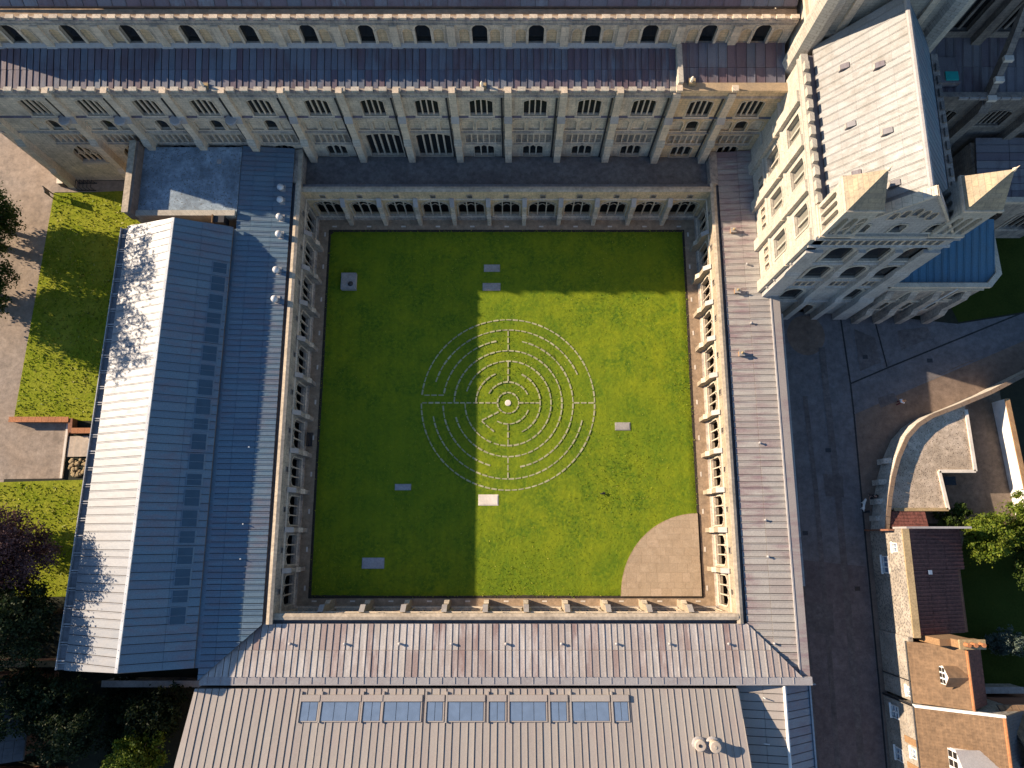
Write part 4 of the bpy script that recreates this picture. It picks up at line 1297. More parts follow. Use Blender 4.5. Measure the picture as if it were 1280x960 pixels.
boxo('wall', 'timber_deck', t, -28.6, 20.3, -13.65, -13.4, 0, 7.2)
for x, zt, bk in ((16.25, .55, 1), (17.45, 1.0, 0)):
    z = zH(x, -17.6)
    f = MB().lathe([(.42, -.3), (.42, zt), (.50, zt + .02), (.50, zt + .14), (.44, zt + .2), (.2, zt + .22)], (x, -17.6, z), 16).build('flue', 'step_stone', t)
    MB().lathe([(.14, 0), (.14, .06)], (x - .05, -17.6, z + zt + .2), 10).build('flue_mouth' if bk else 'flue_lid', 'iron' if bk else 'step_stone', f)
    MB().lathe([(.62, 0), (.6, .08), (.45, .16)], (x, -17.6, z + .08), 16).build('flashing', 'lead_flash', f)
# lower cross wing on its east end
t = thing('cross_wing', (24, -17, 0), 'low metal roofed wing with one sunlit and one blue shaded slope', 'building')
zX = plane3((20.6, -13, 6.4), (20.6, -20, 6.4), (24.7, -13, 7.3))
zX2 = plane3((27.6, -13, 5.4), (27.6, -20, 5.4), (24.7, -13, 7.3))
roof_panels(t, [(20.62, -30), (24.7, -30), (24.7, -13.25), (20.62, -13.25)], zX, 'y', .74, [20.6, 22.9, 24.7], 'lead_visitor', roll=.04, roll_h=.02)
roof_panels(t, [(24.7, -30), (27.7, -30), (27.7, -13.25), (24.7, -13.25)], zX2, 'y', .74, [24.7, 27.7], 'lead_shade_blue', roll=.04, roll_h=.03)
MB().cyl((24.7, -30, 7.42), (24.7, -13.2, 7.42), .15, .15, 8).build('ridge_roll', 'white_paint', t)
boxo('gutter', 'gutter_edge', t, 27.7, 27.85, -30, -13.2, 5.1, 5.5)
boxo('wall', 'stone_pale', t, 27.2, 27.6, -30, -13.3, 0, 5.1)
boxo('coping', 'lead_flash', t, 20.5, 27.8, -13.24, -13.13, 5.4, 6.9)
v = MB().cyl((22.9, -14.3, 6.8), (22.9, -14.3, 7.5), .05, .05, 6).build('vent_pipe', 'pale_metal', t)
MB().cyl((22.6, -18.2, 6.8), (23.1, -18.2, 7.15), .07, .07, 6).build('vent_pipe', 'pale_metal', t)

# ================================================================== LABYRINTH IN THE LAWN
t = thing('labyrinth', (-.43, 14.2, 0.06), 'circular labyrinth of pale stones set into the lawn', 'labyrinth')
LC = (-.43, 14.25)
rs = [1.16, 2.33, 3.5, 4.67, 5.85, 7.05, 8.22, 9.4]
def stone_row(segs):
    """segs: list of ((x,y) , (x,y)) stones joined into one row"""
    mb = MB()
    for (ax, ay), (bx, by) in segs:
        d = Vector((bx - ax, by - ay))
        if d.length < .05: continue
        n = Vector((-d.y, d.x)).normalized() * random.uniform(.055, .095)
        mb.prism([(ax + n.x, ay + n.y), (ax - n.x, ay - n.y), (bx - n.x, by - n.y), (bx + n.x, by + n.y)], .03, .142 + random.uniform(-.02, .01))
    o = mb.build('stone_row', 'labyrinth_stone', t)
    tag(o, kind='stuff')
def arc(r, a0, a1, ln=.58, gap=.14):
    n = max(1, round(abs(R(a1 - a0)) * r / (ln + gap)))
    segs = []
    for k in range(n):
        s = a0 + (a1 - a0) * (k + gap / (ln + gap) / 2) / n
        e = a0 + (a1 - a0) * (k + 1 - gap / (ln + gap) / 2) / n
        segs.append(((LC[0] + r * math.cos(R(s)), LC[1] + r * math.sin(R(s))), (LC[0] + r * math.cos(R(e)), LC[1] + r * math.sin(R(e)))))
    stone_row(segs)
def line(p, q, ln=.55, gap=.16):
    d = Vector((q[0] - p[0], q[1] - p[1]))
    n = max(1, round(d.length / (ln + gap)))
    segs = []
    for k in range(n):
        a = (k + .12) / n; b = (k + .88) / n
        segs.append(((LC[0] + p[0] + d.x * a, LC[1] + p[1] + d.y * a), (LC[0] + p[0] + d.x * b, LC[1] + p[1] + d.y * b)))
    stone_row(segs)
arc(rs[7], -180, 175)
arc(rs[6], 22, 90); arc(rs[6], 90, 164); arc(rs[6], -22 + 12, -80) if False else None
arc(rs[6], -170, -90); arc(rs[6], -90, -13)
arc(rs[5], 85 - 3, 14) if False else None
arc(rs[5], 0, 78); arc(rs[5], 100, 172); arc(rs[5], -178, -105); arc(rs[5], -80, 0)
arc(rs[4], 0, 180); arc(rs[4], -165, -90); arc(rs[4], -90, 0)
arc(rs[3], -110, 165); arc(rs[3], -180, -112) 
arc(rs[2], -66, 66); arc(rs[2], 112, 180)
arc(rs[1], 22, 155); arc(rs[1], -122, -18)
arc(rs[0], -180, 180, .45, .12)
line((-9.4, 0), (-1.16, 0)); line((-9.2, .85), (-6.9, .85)); line((1.16, 0), (3.5, 0), .5, .1); line((7.05, 0), (9.4, 0))
line((0, 5.85), (0, 8.22)); line((0, 2.33), (0, 4.67)); line((0, -2.33), (0, -4.67)); line((0, -5.85), (0, -8.22))
line((-.95, -.95), (-2.9, -1.95)); line((-2.9, -1.95), (-1.45, -3.2))
MB().lathe([(.34, 0), (.34, .06), (.3, .08)], (LC[0], LC[1], .05), 16).build('centre_stone', 'slab_white', t)

# ================================================================== LEDGER SLABS ON THE LAWN
def slab(x0, x1, y0, y1, mat, label, h=.14):
    t = thing('ledger_slab', ((x0 + x1) / 2, (y0 + y1) / 2, .05), label, 'stone slab', 'flat stones on the cloister lawn')
    MB().prism([(x0, y0), (x1, y0), (x1, y1), (x0, y1)], .02, h).build('kerb', mat, t)
    MB().prism([(x0 + .09, y0 + .09), (x1 - .09, y0 + .09), (x1 - .09, y1 - .09), (x0 + .09, y1 - .09)], h, h + .03).build('tablet', mat, t)
slab(-3.17, -1.36, 29.3, 30.15, 'slab', 'grey stone slab on shaded lawn nearest the north cloister walk')
slab(-3.3, -1.3, 27.05, 27.95, 'slab', 'stone slab at the very edge of the nave shadow on the lawn')
slab(11.1, 12.75, 11.25, 12.1, 'slab', 'pinkish stone slab in sunlit grass right of the labyrinth')
slab(-12.4, -10.7, 4.85, 5.5, 'slab_blue', 'small worn grey slab in shaded grass below left of the labyrinth')
slab(-3.56, -1.44, 3.25, 4.4, 'slab_white', 'bright white stone slab just below the labyrinth')
slab(-15.55, -13.25, -3.2, -2.1, 'slab_blue', 'pale blue-grey slab in the lower left corner of the lawn')
t = thing('stone_plinth', (-18.2, 28.0, 0), 'square grey stone plinth in the upper left of the lawn', 'plinth')
boxo('block', 'slab_blue', t, -19.1, -17.45, 27.05, 28.95, .02, .75)
boxo('top_slab', 'slab', t, -19.02, -17.53, 27.13, 28.87, .751, .82)
MB().lathe([(.28, 0), (.3, .05), (.12, .2), (.16, .35), (.05, .5)], (-18.0, 27.6, .82), 10).build('urn', 'iron', t)

# bench on the west path
t = thing('bench', (-21.55, 10.2, 0), 'dark bench on the garth path beside the west cloister arcade', 'bench')
for k in range(3):
    boxo('slat', 'iron', t, -21.78 + k * .15, -21.66 + k * .15, 9.45, 10.95, .43, .47)
for k in range(3):
    boxo('back_slat', 'iron', t, -21.86, -21.82, 9.45, 10.95, .52 + k * .13, .62 + k * .13)
for y in (9.55, 10.85):
    for x in (-21.84, -21.38):
        boxo('leg', 'iron', t, x - .03, x + .03, y - .03, y + .03, .015, .9 if x < -21.6 else .43)
    boxo('arm', 'iron', t, -21.86, -21.35, y - .03, y + .03, .62, .66)

# ================================================================== EAST COURT: CURVED WALL, OUTBUILDING, COTTAGES
t = thing('garden_wall', (43, 9, 0), 'curved flint wall with brick coping along the dark court', 'wall')
cv = [(37.75, .55), (38.0, 2.0), (38.45, 4.06), (39.0, 6.0), (39.75, 8.0), (40.9, 10.1), (42.2, 11.4), (43.7, 12.3), (46.9, 13.5), (50.2, 14.85), (53.7, 16.6), (60, 19.6), (72, 25.4)]
def ribbon(pts, off0, off1, z0, z1):
    mb = MB()
    P = [Vector(p) for p in pts]
    N = []
    for k in range(len(P)):
        d = (P[min(k + 1, len(P) - 1)] - P[max(k - 1, 0)]).normalized()
        N.append(Vector((-d.y, d.x)))
    for k in range(len(P) - 1):
        a, b = P[k], P[k + 1]
        na, nb = N[k], N[k + 1]
        q = [a + na * off1, a + na * off0, b + nb * off0, b + nb * off1]
        mb.prism([(v.x, v.y) for v in q], z0, z1)
    return mb
ribbon(cv, -.18, .18, 0, 2.95).build('wall_body', 'flint_pale', t)
P = [Vector(p) for p in cv]
for k in range(len(P) - 1):               # coping stones
    seg = P[k + 1] - P[k]
    n = max(1, round(seg.length / .9))
    for j in range(n):
        a = P[k] + seg * ((j + .02) / n); b = P[k] + seg * ((j + .98) / n)
        d = seg.normalized(); nn = Vector((-d.y, d.x))
        MB().prism([((a + nn * .21).x, (a + nn * .21).y), ((a - nn * .21).x, (a - nn * .21).y), ((b - nn * .21).x, (b - nn * .21).y), ((b + nn * .21).x, (b + nn * .21).y)], 2.95, 3.1 + random.uniform(-.012, .012)).build('coping_stone', 'coping_brick', t)
for (x, y) in ((38.1, 3.6), (38.55, 5.6), (39.3, 7.8), (37.85, 1.9)):
    MB().prism([(x - .3, y - .28), (x + .2, y - .28), (x + .2, y + .28), (x - .3, y + .28)], 0, lambda a, b, x=x: 1.9 + (a - x) * 1.6).build('pier', 'flint_pale', t)

t = thing('outbuilding', (42.5, 6.5, 0), 'flat-roofed L-shaped outbuilding with mossy roof behind the curved wall', 'outbuilding')
Lp = [(38.5, 2.75), (44.55, 2.75), (44.1, 6.65), (47.85, 6.65), (47.7, 13.55), (43.8, 12.05), (42.35, 11.1), (41.1, 9.9), (40.0, 7.8), (39.25, 5.8)]
MB().prism(Lp, 2.1, 2.35).build('roof', 'moss_roof', t)
MB().prism([(39.3, 3.0), (44.2, 3.0), (43.8, 6.95), (47.5, 6.95), (47.35, 12.6), (44.2, 11.4), (42.0, 9.8), (40.6, 7.5)], 0, 2.09).build('walls', 'brick', t)
for a, b, mt in (((39.0, 2.75), (44.55, 2.75), 'ochre_stone'), ((44.55, 2.75), (44.1, 6.65), 'slab_white'), ((44.1, 6.65), (47.85, 6.65), 'slab_white'), ((47.85, 6.65), (47.7, 13.1), 'slab_white')):
    ribbon([a, b], -.16, .16, 2.05, 2.5).build('kerb', mt, t)
boxo('skylight', 'glass_dark', t, 45.2, 46.4, 5.3, 6.2, 1.2, 1.3)
t = thing('lean_to', (39.9, 1.9, 0), 'small tiled lean-to between the mossy flat roof and the red-roofed cottage', 'shed')
zT = plane3((39, 2.6, 2.6), (45, 2.6, 2.6), (39, .9, 3.0))
roof_panels(t, [(38.2, .95), (42.0, .95), (42.0, 2.55), (38.2, 2.55)], zT, 'y', .3, [38.2 + .38 * k for k in range(11)], 'tile_red', gap=.02, roll=.04, roll_h=.03, thick=.04, step=0, panel='tile')
boxo('wall', 'brick', t, 38.5, 41.8, 1.1, 2.5, 0, 2.3)

t = thing('garden_wall', (52.6, 9, 0), 'straight white painted wall with brick coping beside the gravel yard', 'wall')
ribbon([(52.3, 14.3), (52.9, 5.0), (53.2, 1.5)], -.15, .15, 0, 2.2).build('wall_body', 'white_paint', t)
ribbon([(52.3, 14.3), (52.9, 5.0), (53.2, 1.5)], -.24, .24, 2.2, 2.34).build('coping', 'brick_ochre', t)

CWIN = window_kit(1.0, 1.1, 1.2, 'rect', 2, 'glass_sky', 'white_paint', depth=.16, frame_w=.1, mull=.1, transom=.6)
CWIN3 = window_kit(1.5, 1.0, 1.1, 'rect', 3, 'glass_sky', 'white_paint', depth=.16, frame_w=.1, mull=.1)
SWIN = window_kit(.7, .8, .8, 'rect', 2, 'glass_sky', 'white_paint', depth=.16, frame_w=.1, mull=.08)


def tiles(parent, region, zf, mat, cw, rows_x, name='roof'):
    """tile courses running along y, each a lapped strip of small uneven tiles"""
    if area(region) < 0: region = region[::-1]
    roof = MB().prism(region, lambda x, y: zf(x, y) - .15, zf).build(name, mat, parent)
    x0, x1 = min(p[0] for p in region), max(p[0] for p in region)
    y0, y1 = min(p[1] for p in region), max(p[1] for p in region)
    n = max(1, round((x1 - x0) / .30))
    down = 1 if zf(x0, 0) < zf(x1, 0) else -1
    for k in range(n):
        a_, b_ = x0 + (x1 - x0) * k / n, x0 + (x1 - x0) * (k + 1) / n
        m = round((y1 - y0) / .26)
        mb = MB()
        for j in range(m):
            c_, d_ = y0 + (y1 - y0) * j / m + .008, y0 + (y1 - y0) * (j + 1) / m - .008
            e = random.uniform(0, .022)
            lo_, hi_ = (a_, b_) if down == 1 else (b_, a_)
            mb.prism([(a_, c_), (b_, c_), (b_, d_), (a_, d_)], zf, lambda x, y, e=e, lo_=lo_: zf(x, y) + .012 + (.038 + e) * (1 - abs(x - lo_) / abs(b_ - a_)))
        mb.build('tile_course', mat, roof)
    return roof


# cottage 1: flint wall, red tiles falling east
t = thing('cottage', (40.5, -4, 0), 'flint cottage with dark red tiled roof sloping away from the court', 'house', 'cottages along the court')
facade(t, 'west_wall', 'flint', (37.5, 0, 0), R(-90), rect(-.75, 9.2, 0, 6.3), [(CWIN3, 2.7, 2.0), (SWIN, 1.0, 4.3)], .45)
boxo('parapet', 'ochre_stone', t, 37.45, 38.1, -9.2, .8, 6.31, 6.5)
MB().prism([(37.96, -9.0), (44.2, -9.0), (44.2, .75), (37.96, .75)], 0, lambda x, y: 6.0 - (x - 37.95) * .36).build('body', 'brick', t)
zc = plane3((38.1, 0, 6.25), (38.1, 5, 6.25), (44.4, 0, 3.95))
pan = dict(gap=.03, roll=.15, roll_h=.075, thick=.03, step=0, panel='pantile_row', jitter=.012, wob=.03, base_mat='tile_red')
roof_panels(t, [(38.1, -3.1), (44.5, -3.1), (44.5, .8), (38.1, .8)], zc, 'y', .34, [38.1, 40.2, 42.3, 44.5], 'tile_red', **pan)
roof_panels(t, [(38.1, -9.0), (43.6, -9.0), (43.6, -3.12), (38.1, -3.12)], zc, 'y', .34, [38.1, 40.0, 41.8, 43.6], 'tile_red', **pan)
boxo('ridge_flashing', 'lead_flash', t, 38.1, 44.4, .8, 1.0, 3.5, 6.1)
MB().box(39.9, 40.2, -3.5, -3.1, 5.4, 5.9).build('roof_light', 'glass_sky', t)
boxo('buttress', 'brick', t, 36.9, 37.45, .6, .78, 0, 5.0)

# chimney stack between cottages 1 and 2
t = thing('chimney_stack', (40.0, -9.3, 0), 'long ochre brick chimney stack with pots between the two cottages', 'chimney')
boxo('shaft', 'brick_ochre', t, 38.6, 41.6, -9.6, -9.02, 0, 8.6)
boxo('shaft_top', 'brick_ochre', t, 39.6, 41.7, -9.62, -8.95, 8.601, 9.9)
boxo('cap', 'ochre_stone', t, 39.5, 41.8, -9.7, -8.87, 9.901, 10.1)
for x in (40.0, 40.6, 41.3):
    MB().lathe([(.2, 0), (.15, .45), (.19, .5), (.19, .58), (.12, .58)], (x, -9.28, 10.1), 10).build('chimney_pot', 'terracotta', t)

# cottage 2: orange tiles facing the court, dormer
t = thing('cottage', (40, -12.3, 0), 'cottage with orange-brown tiled roof and one small white gabled dormer', 'house', 'cottages along the court')
facade(t, 'west_wall', 'flint', (37.4, 0, 0), R(-90), rect(9.22, 15.0, 0, 5.5), [(SWIN, 14.2, 4.3)], .45)
boxo('body', 'brick', t, 37.9, 43, -15.0, -9.7, 0, 5.0)
z2 = plane3((37.3, 0, 5.5), (37.3, 5, 5.5), (40.9, 0, 8.6))
z2b = plane3((44.0, 0, 5.9), (44.0, 5, 5.9), (40.9, 0, 8.6))
tiles(t, [(37.3, -15.05), (40.9, -15.05), (40.9, -9.65), (37.3, -9.65)], z2, 'tile_orange', .6, [37.3 + .4 * k for k in range(10)])
tiles(t, [(40.9, -15.05), (43.6, -15.05), (43.6, -9.65), (40.9, -9.65)], z2b, 'tile_red', .6, [40.9 + .45 * k for k in range(7)])
MB().cyl((40.9, -15.05, 8.7), (40.9, -9.65, 8.7), .14, .14, 8).build('ridge_tiles', 'terracotta', t)


def dormer(t, x, y, zf, w, h, roofm, nwin):
    z = zf(x, y)
    f = MB().plate([(-w / 2, -.3), (w / 2, -.3), (w / 2, h * .62), (0, h), (-w / 2, h * .62)], [], 0, .12)
    d = put('dormer', f.mesh('dormer', 'white_paint'), t, (x, y, z), R(-90))
    L = w * .9 + .6
    for s in (-1, 1):
        m = MB()
        m.v = [(x - .12, y, z + h + .04), (x + L, y, z + h + .04), (x + L, y + s * (w / 2 + .15), z + h * .58), (x - .12, y + s * (w / 2 + .15), z + h * .58),
               (x - .12, y, z + h + .12), (x + L, y, z + h + .12), (x + L, y + s * (w / 2 + .15), z + h * .58 + .08), (x - .12, y + s * (w / 2 + .15), z + h * .58 + .08)]
        m.f = [(0, 1, 2, 3), (4, 5, 6, 7), (0, 1, 5, 4), (1, 2, 6, 5), (2, 3, 7, 6), (3, 0, 4, 7)]
        m.build('dormer_roof', roofm, d)
        MB().box(x + .13, x + L, y + s * w / 2 - .05, y + s * w / 2 + .05, z - .2, z + h * .6).build('dormer_cheek', 'white_paint', d)
    for k in range(nwin):
        yy = y - w / 2 + w * (k + .5) / nwin
        g = w / nwin * .36
        for (za, zb) in ((.08, h * .28), (h * .33, h * .56)):
            MB().box(x - .02, x + .0, yy - g, yy + g, z + za, z + zb).build('dormer_pane', 'glass_dark', d)


dormer(t, 39.1, -12.3, z2, 1.5, 1.55, 'tile_orange', 3)
MB().cyl((37.2, -15.1, 5.35), (37.2, -9.6, 5.35), .08, .08, 6).build('gutter', 'iron', t)
MB().cyl((37.3, -13.2, 0), (37.3, -13.2, 5.3), .06, .06, 6).build('downpipe', 'iron', t)
# cottage 3
t = thing('cottage', (40.5, -19, 0), 'larger cottage with brown tiled roof and wide white dormer at the lower edge', 'house', 'cottages along the court')
facade(t, 'west_wall', 'flint', (37.2, 0, 0), R(-90), rect(15.3, 30, 0, 6.0), [(CWIN, 16.6, 1.4), (CWIN, 20.4, 1.4), (SWIN, 19.6, 4.3)], .45)
boxo('body', 'brick', t, 37.7, 46, -30, -15.45, 0, 5.5)
z3 = plane3((37.1, 0, 6.0), (37.1, 5, 6.0), (42.6, 0, 10.0))
z3b = plane3((48.0, 0, 6.0), (48.0, 5, 6.0), (42.6, 0, 10.0))
tiles(t, [(37.1, -26), (42.6, -26), (42.6, -15.3), (37.1, -15.3)], z3, 'tile_orange', .6, [37.1 + .43 * k for k in range(14)])
tiles(t, [(42.6, -26), (47.5, -26), (47.5, -15.3), (42.6, -15.3)], z3b, 'slate', .9, [42.6 + .8 * k for k in range(7)])
MB().cyl((42.6, -26, 10.1), (42.6, -15.3, 10.1), .16, .16, 8).build('ridge_tiles', 'terracotta', t)
for sgn, zz in ((0, z3),):
    MB().prism([(37.05, -15.32), (42.65, -15.32), (42.65, -15.1), (37.05, -15.1)], lambda x, y: z3(x, -15.2) - .3, lambda x, y: z3(x, -15.2) + .18).build('verge_coping', 'white_paint', t)
put('gable_end', MB().plate([(-47.5, 0), (-37.2, 0), (-37.2, 5.8), (-42.6, 9.7), (-47.5, 6.1)], [], 0, .1).mesh('gable_end', 'flint'), t, (0, -15.34, 0), R(180))
dormer(t, 38.9, -19.9, z3, 3.0, 2.4, 'lead_flash', 4)
MB().cyl((37.0, -26, 5.85), (37.0, -15.2, 5.85), .08, .08, 6).build('gutter', 'iron', t)
MB().cyl((37.1, -15.25, 0), (37.1, -15.25, 5.8), .07, .07, 6).build('downpipe', 'iron', t)
boxo('dressing', 'brick_ochre', t, 37.13, 37.19, -18.9, -18.3, 3.4, 5.7)
boxo('dressing', 'brick_ochre', t, 37.13, 37.19, -21.2, -20.6, 3.4, 5.7)
# cross gabled house at the corner
t = thing('cottage', (46, -19, 0), 'brown tiled cross-gabled roof at the lower right corner', 'house', 'cottages along the court')
z4 = plane3((43.5, -15.2, 7.3), (50, -15.2, 7.3), (43.5, -18.4, 9.9))
z4b = plane3((43.5, -22.0, 7.0), (50, -22.0, 7.0), (43.5, -18.4, 9.9))
roof_panels(t, [(44.6, -18.4), (54, -18.4), (54, -14.9), (44.0, -14.9)], z4, 'x', .6, [-18.4 + .45 * k for k in range(9)], 'tile_orange', gap=.015, roll=.035, roll_h=.03, thick=.04, step=0, panel='tile')
roof_panels(t, [(44.0, -22), (54, -22), (54, -18.4), (44.6, -18.4)], z4b, 'x', .6, [-22 + .45 * k for k in range(9)], 'tile_orange', gap=.015, roll=.035, roll_h=.03, thick=.04, step=0, panel='tile')
boxo('body', 'brick', t, 46.1, 54, -22, -15.3, 0, 6.9)
t = thing('garden_wall', (46, -14.4, 0), 'short flint wall between the cottage gardens', 'wall')
boxo('wall_body', 'flint', t, 43.7, 50, -14.85, -14.4, 0, 2.0)
for k in range(8):
    boxo('coping_stone', 'slab', t, 43.65 + k * .79, 44.42 + k * .79, -14.92, -14.33, 2.0, 2.12)

# ================================================================== WEST SIDE
t = thing('terrace_wall', (-50, 12, 0), 'low L-shaped red brick wall round the sunken terrace', 'wall')
ribbon([(-53.8, 12.35), (-47.4, 12.2)], -.22, .22, 0, .95).build('wall_body', 'brick', t)
ribbon([(-47.2, 12.42), (-47.1, 10.9)], -.22, .22, 0, .95).build('wall_body', 'brick', t)
ribbon([(-46.85, 11.1), (-44.4, 11.1), (-41.3, 11.05)], -.22, .22, 0, .95).build('wall_body', 'brick', t)
for k in range(9):
    x = -53.75 + k * .71
    boxo('coping_brick', 'terracotta', t, x, x + .69, 12.0, 12.58, .951, 1.03)
for k in range(8):
    x = -46.9 + k * .71
    boxo('coping_brick', 'terracotta', t, x, x + .69, 10.8, 11.38, .951, 1.03)
t = thing('garden_steps', (-45, 9, 0), 'pale stone steps and landing beside the sunken terrace', 'steps')
for k in range(4):
    boxo('step', 'step_stone', t, -47.6 + k * .8, -46.82 + k * .8, 8.4, 10.6, .03, .12 + k * .12)
boxo('landing', 'step_stone', t, -44.4, -41.6, 7.4, 10.6, .03, .55)
boxo('kerb', 'slab_white', t, -48.0, -47.75, 6.1, 12.0, .03, .22)
m = MB()
for k in range(70):
    x, y = random.uniform(-47.4, -44.6), random.uniform(6.4, 8.1)
    r = random.uniform(.1, .28)
    m.lathe([(r * .8, 0), (r, r * .4), (r * .55, r * .8)], (x, y, .02), 6)
tag(m.build('rubble', 'ochre_stone'), 'heap of ochre rubble stones beside the garden steps', 'stones', kind='stuff')

t = thing('sign_board', (-53, 38.6, 0), 'dark upright notice board on two posts at the lawn corner', 'sign')
for dx, dy in ((-.15, .35), (.15, -.35)):
    MB().cyl((-53 + dx, 38.5 + dy, 0), (-53 + dx, 38.5 + dy, 1.95), .06, .06, 8).build('post', 'iron', t)
m = MB().plate([(-.46, .85), (.46, .85), (.46, 1.85), (-.46, 1.85)], [], -.03, .03)
put('board', m.mesh('board', 'iron'), t, (-53, 38.5, 0), R(-67))
t = thing('cycle_rack', (-49.3, 39.9, 0), 'black metal cycle rack beside the nave wall', 'cycle rack')
for k in range(5):
    x = -50.2 + k * .45
    MB().cyl((x, 39.3, .01), (x, 39.3, .85), .035, .035, 6).cyl((x, 40.2, .01), (x, 40.2, .85), .035, .035, 6).cyl((x, 39.27, .83), (x, 40.23, .83), .035, .035, 6).build('hoop', 'iron', t)
boxo('base_rail', 'iron', t, -50.4, -48.2, 39.25, 39.35, .01, .07)
boxo('base_rail', 'iron', t, -50.4, -48.2, 40.15, 40.25, .01, .07)
t = thing('wheelie_bin', (-51.9, 40.0, 0), 'black bin with pale lid at the foot of the nave corner', 'bin')
MB().prism([(-52.2, 39.7), (-51.6, 39.7), (-51.6, 40.3), (-52.2, 40.3)], .1, 1.0).build('body', 'iron', t)
MB().prism([(-52.25, 39.65), (-51.55, 39.65), (-51.55, 40.35), (-52.25, 40.35)], 1.0, lambda x, y: 1.06 + (y - 39.6) * .08).build('lid', 'slab_white', t)
for y in (39.75, 40.2):
    MB().cyl((-52.22, y, .12), (-52.22, y + .08, .12), .11, .11, 10).build('wheel', 'iron', t)

# shaded house in the lower left corner
t = thing('slate_house', (-49, -16, 0), 'shaded house with blue slate roof and brick chimney among dark trees', 'house')
boxo('walls', 'brick', t, -52.6, -45.6, -20, -13.2, 0, 4.9)
for s in (-1, 1):
    zf = plane3((-49.1, -20, 7.4), (-49.1, -13, 7.4), (-49.1 + s * 3.9, -20, 4.7))
    rg = [(-49.1, -20.2), (-45.2, -20.2), (-45.2, -13), (-49.1, -13)] if s == 1 else [(-53.0, -20.2), (-49.1, -20.2), (-49.1, -13), (-53.0, -13)]
    roof_panels(t, rg, zf, 'y', .6, [rg[0][0] + .65 * k for k in range(7)], 'slate' if s == 1 else 'tile_red', gap=.015, roll=0, thick=.04, step=0, panel='slate_tile', jitter=.012)
MB().cyl((-49.1, -20.2, 7.5), (-49.1, -13, 7.5), .13, .13, 8).build('ridge_tiles', 'lead_flash', t)
c_ = boxo('chimney', 'brick', t, -48.4, -47.4, -13.6, -12.9, 0, 8.4)
MB().lathe([(.18, 0), (.14, .4), (.17, .5)], (-47.9, -13.25, 8.4), 8).build('chimney_pot', 'terracotta', c_)
t = thing('brick_house', (-47, -23, 0), 'red tiled roof at the bottom left corner of the view', 'house')
boxo('walls', 'brick', t, -52, -43.6, -27, -22, 0, 3.4)
zf = plane3((-50, -21.6, 3.2), (-44, -21.6, 3.2), (-50, -24.5, 5.2))
roof_panels(t, [(-52.3, -24.5), (-43.4, -24.5), (-43.4, -21.6), (-52.3, -21.6)], zf, 'x', .5, [-24.5 + .42 * k for k in range(8)], 'tile_red', gap=.015, roll=.03, roll_h=.03, thick=.04, step=0, panel='tile')
t = thing('garden_wall', (-44, -12.2, 0), 'dark brick garden wall behind the ridged metal roof', 'wall')
boxo('wall_body', 'brick', t, -52, -42.5, -12.4, -12.0, 0, 2.0)
boxo('coping', 'ochre_stone', t, -52, -42.5, -12.5, -11.9, 2.0, 2.12)
t = thing('garden_wall', (-34, -14, 0), 'low shaded wall below the end of the ridged metal roof', 'wall')
boxo('wall_body', 'stone_grey', t, -40, -30, -14.2, -13.8, 0, 2.2)
boxo('coping', 'slab', t, -40, -30, -14.3, -13.7, 2.2, 2.32)

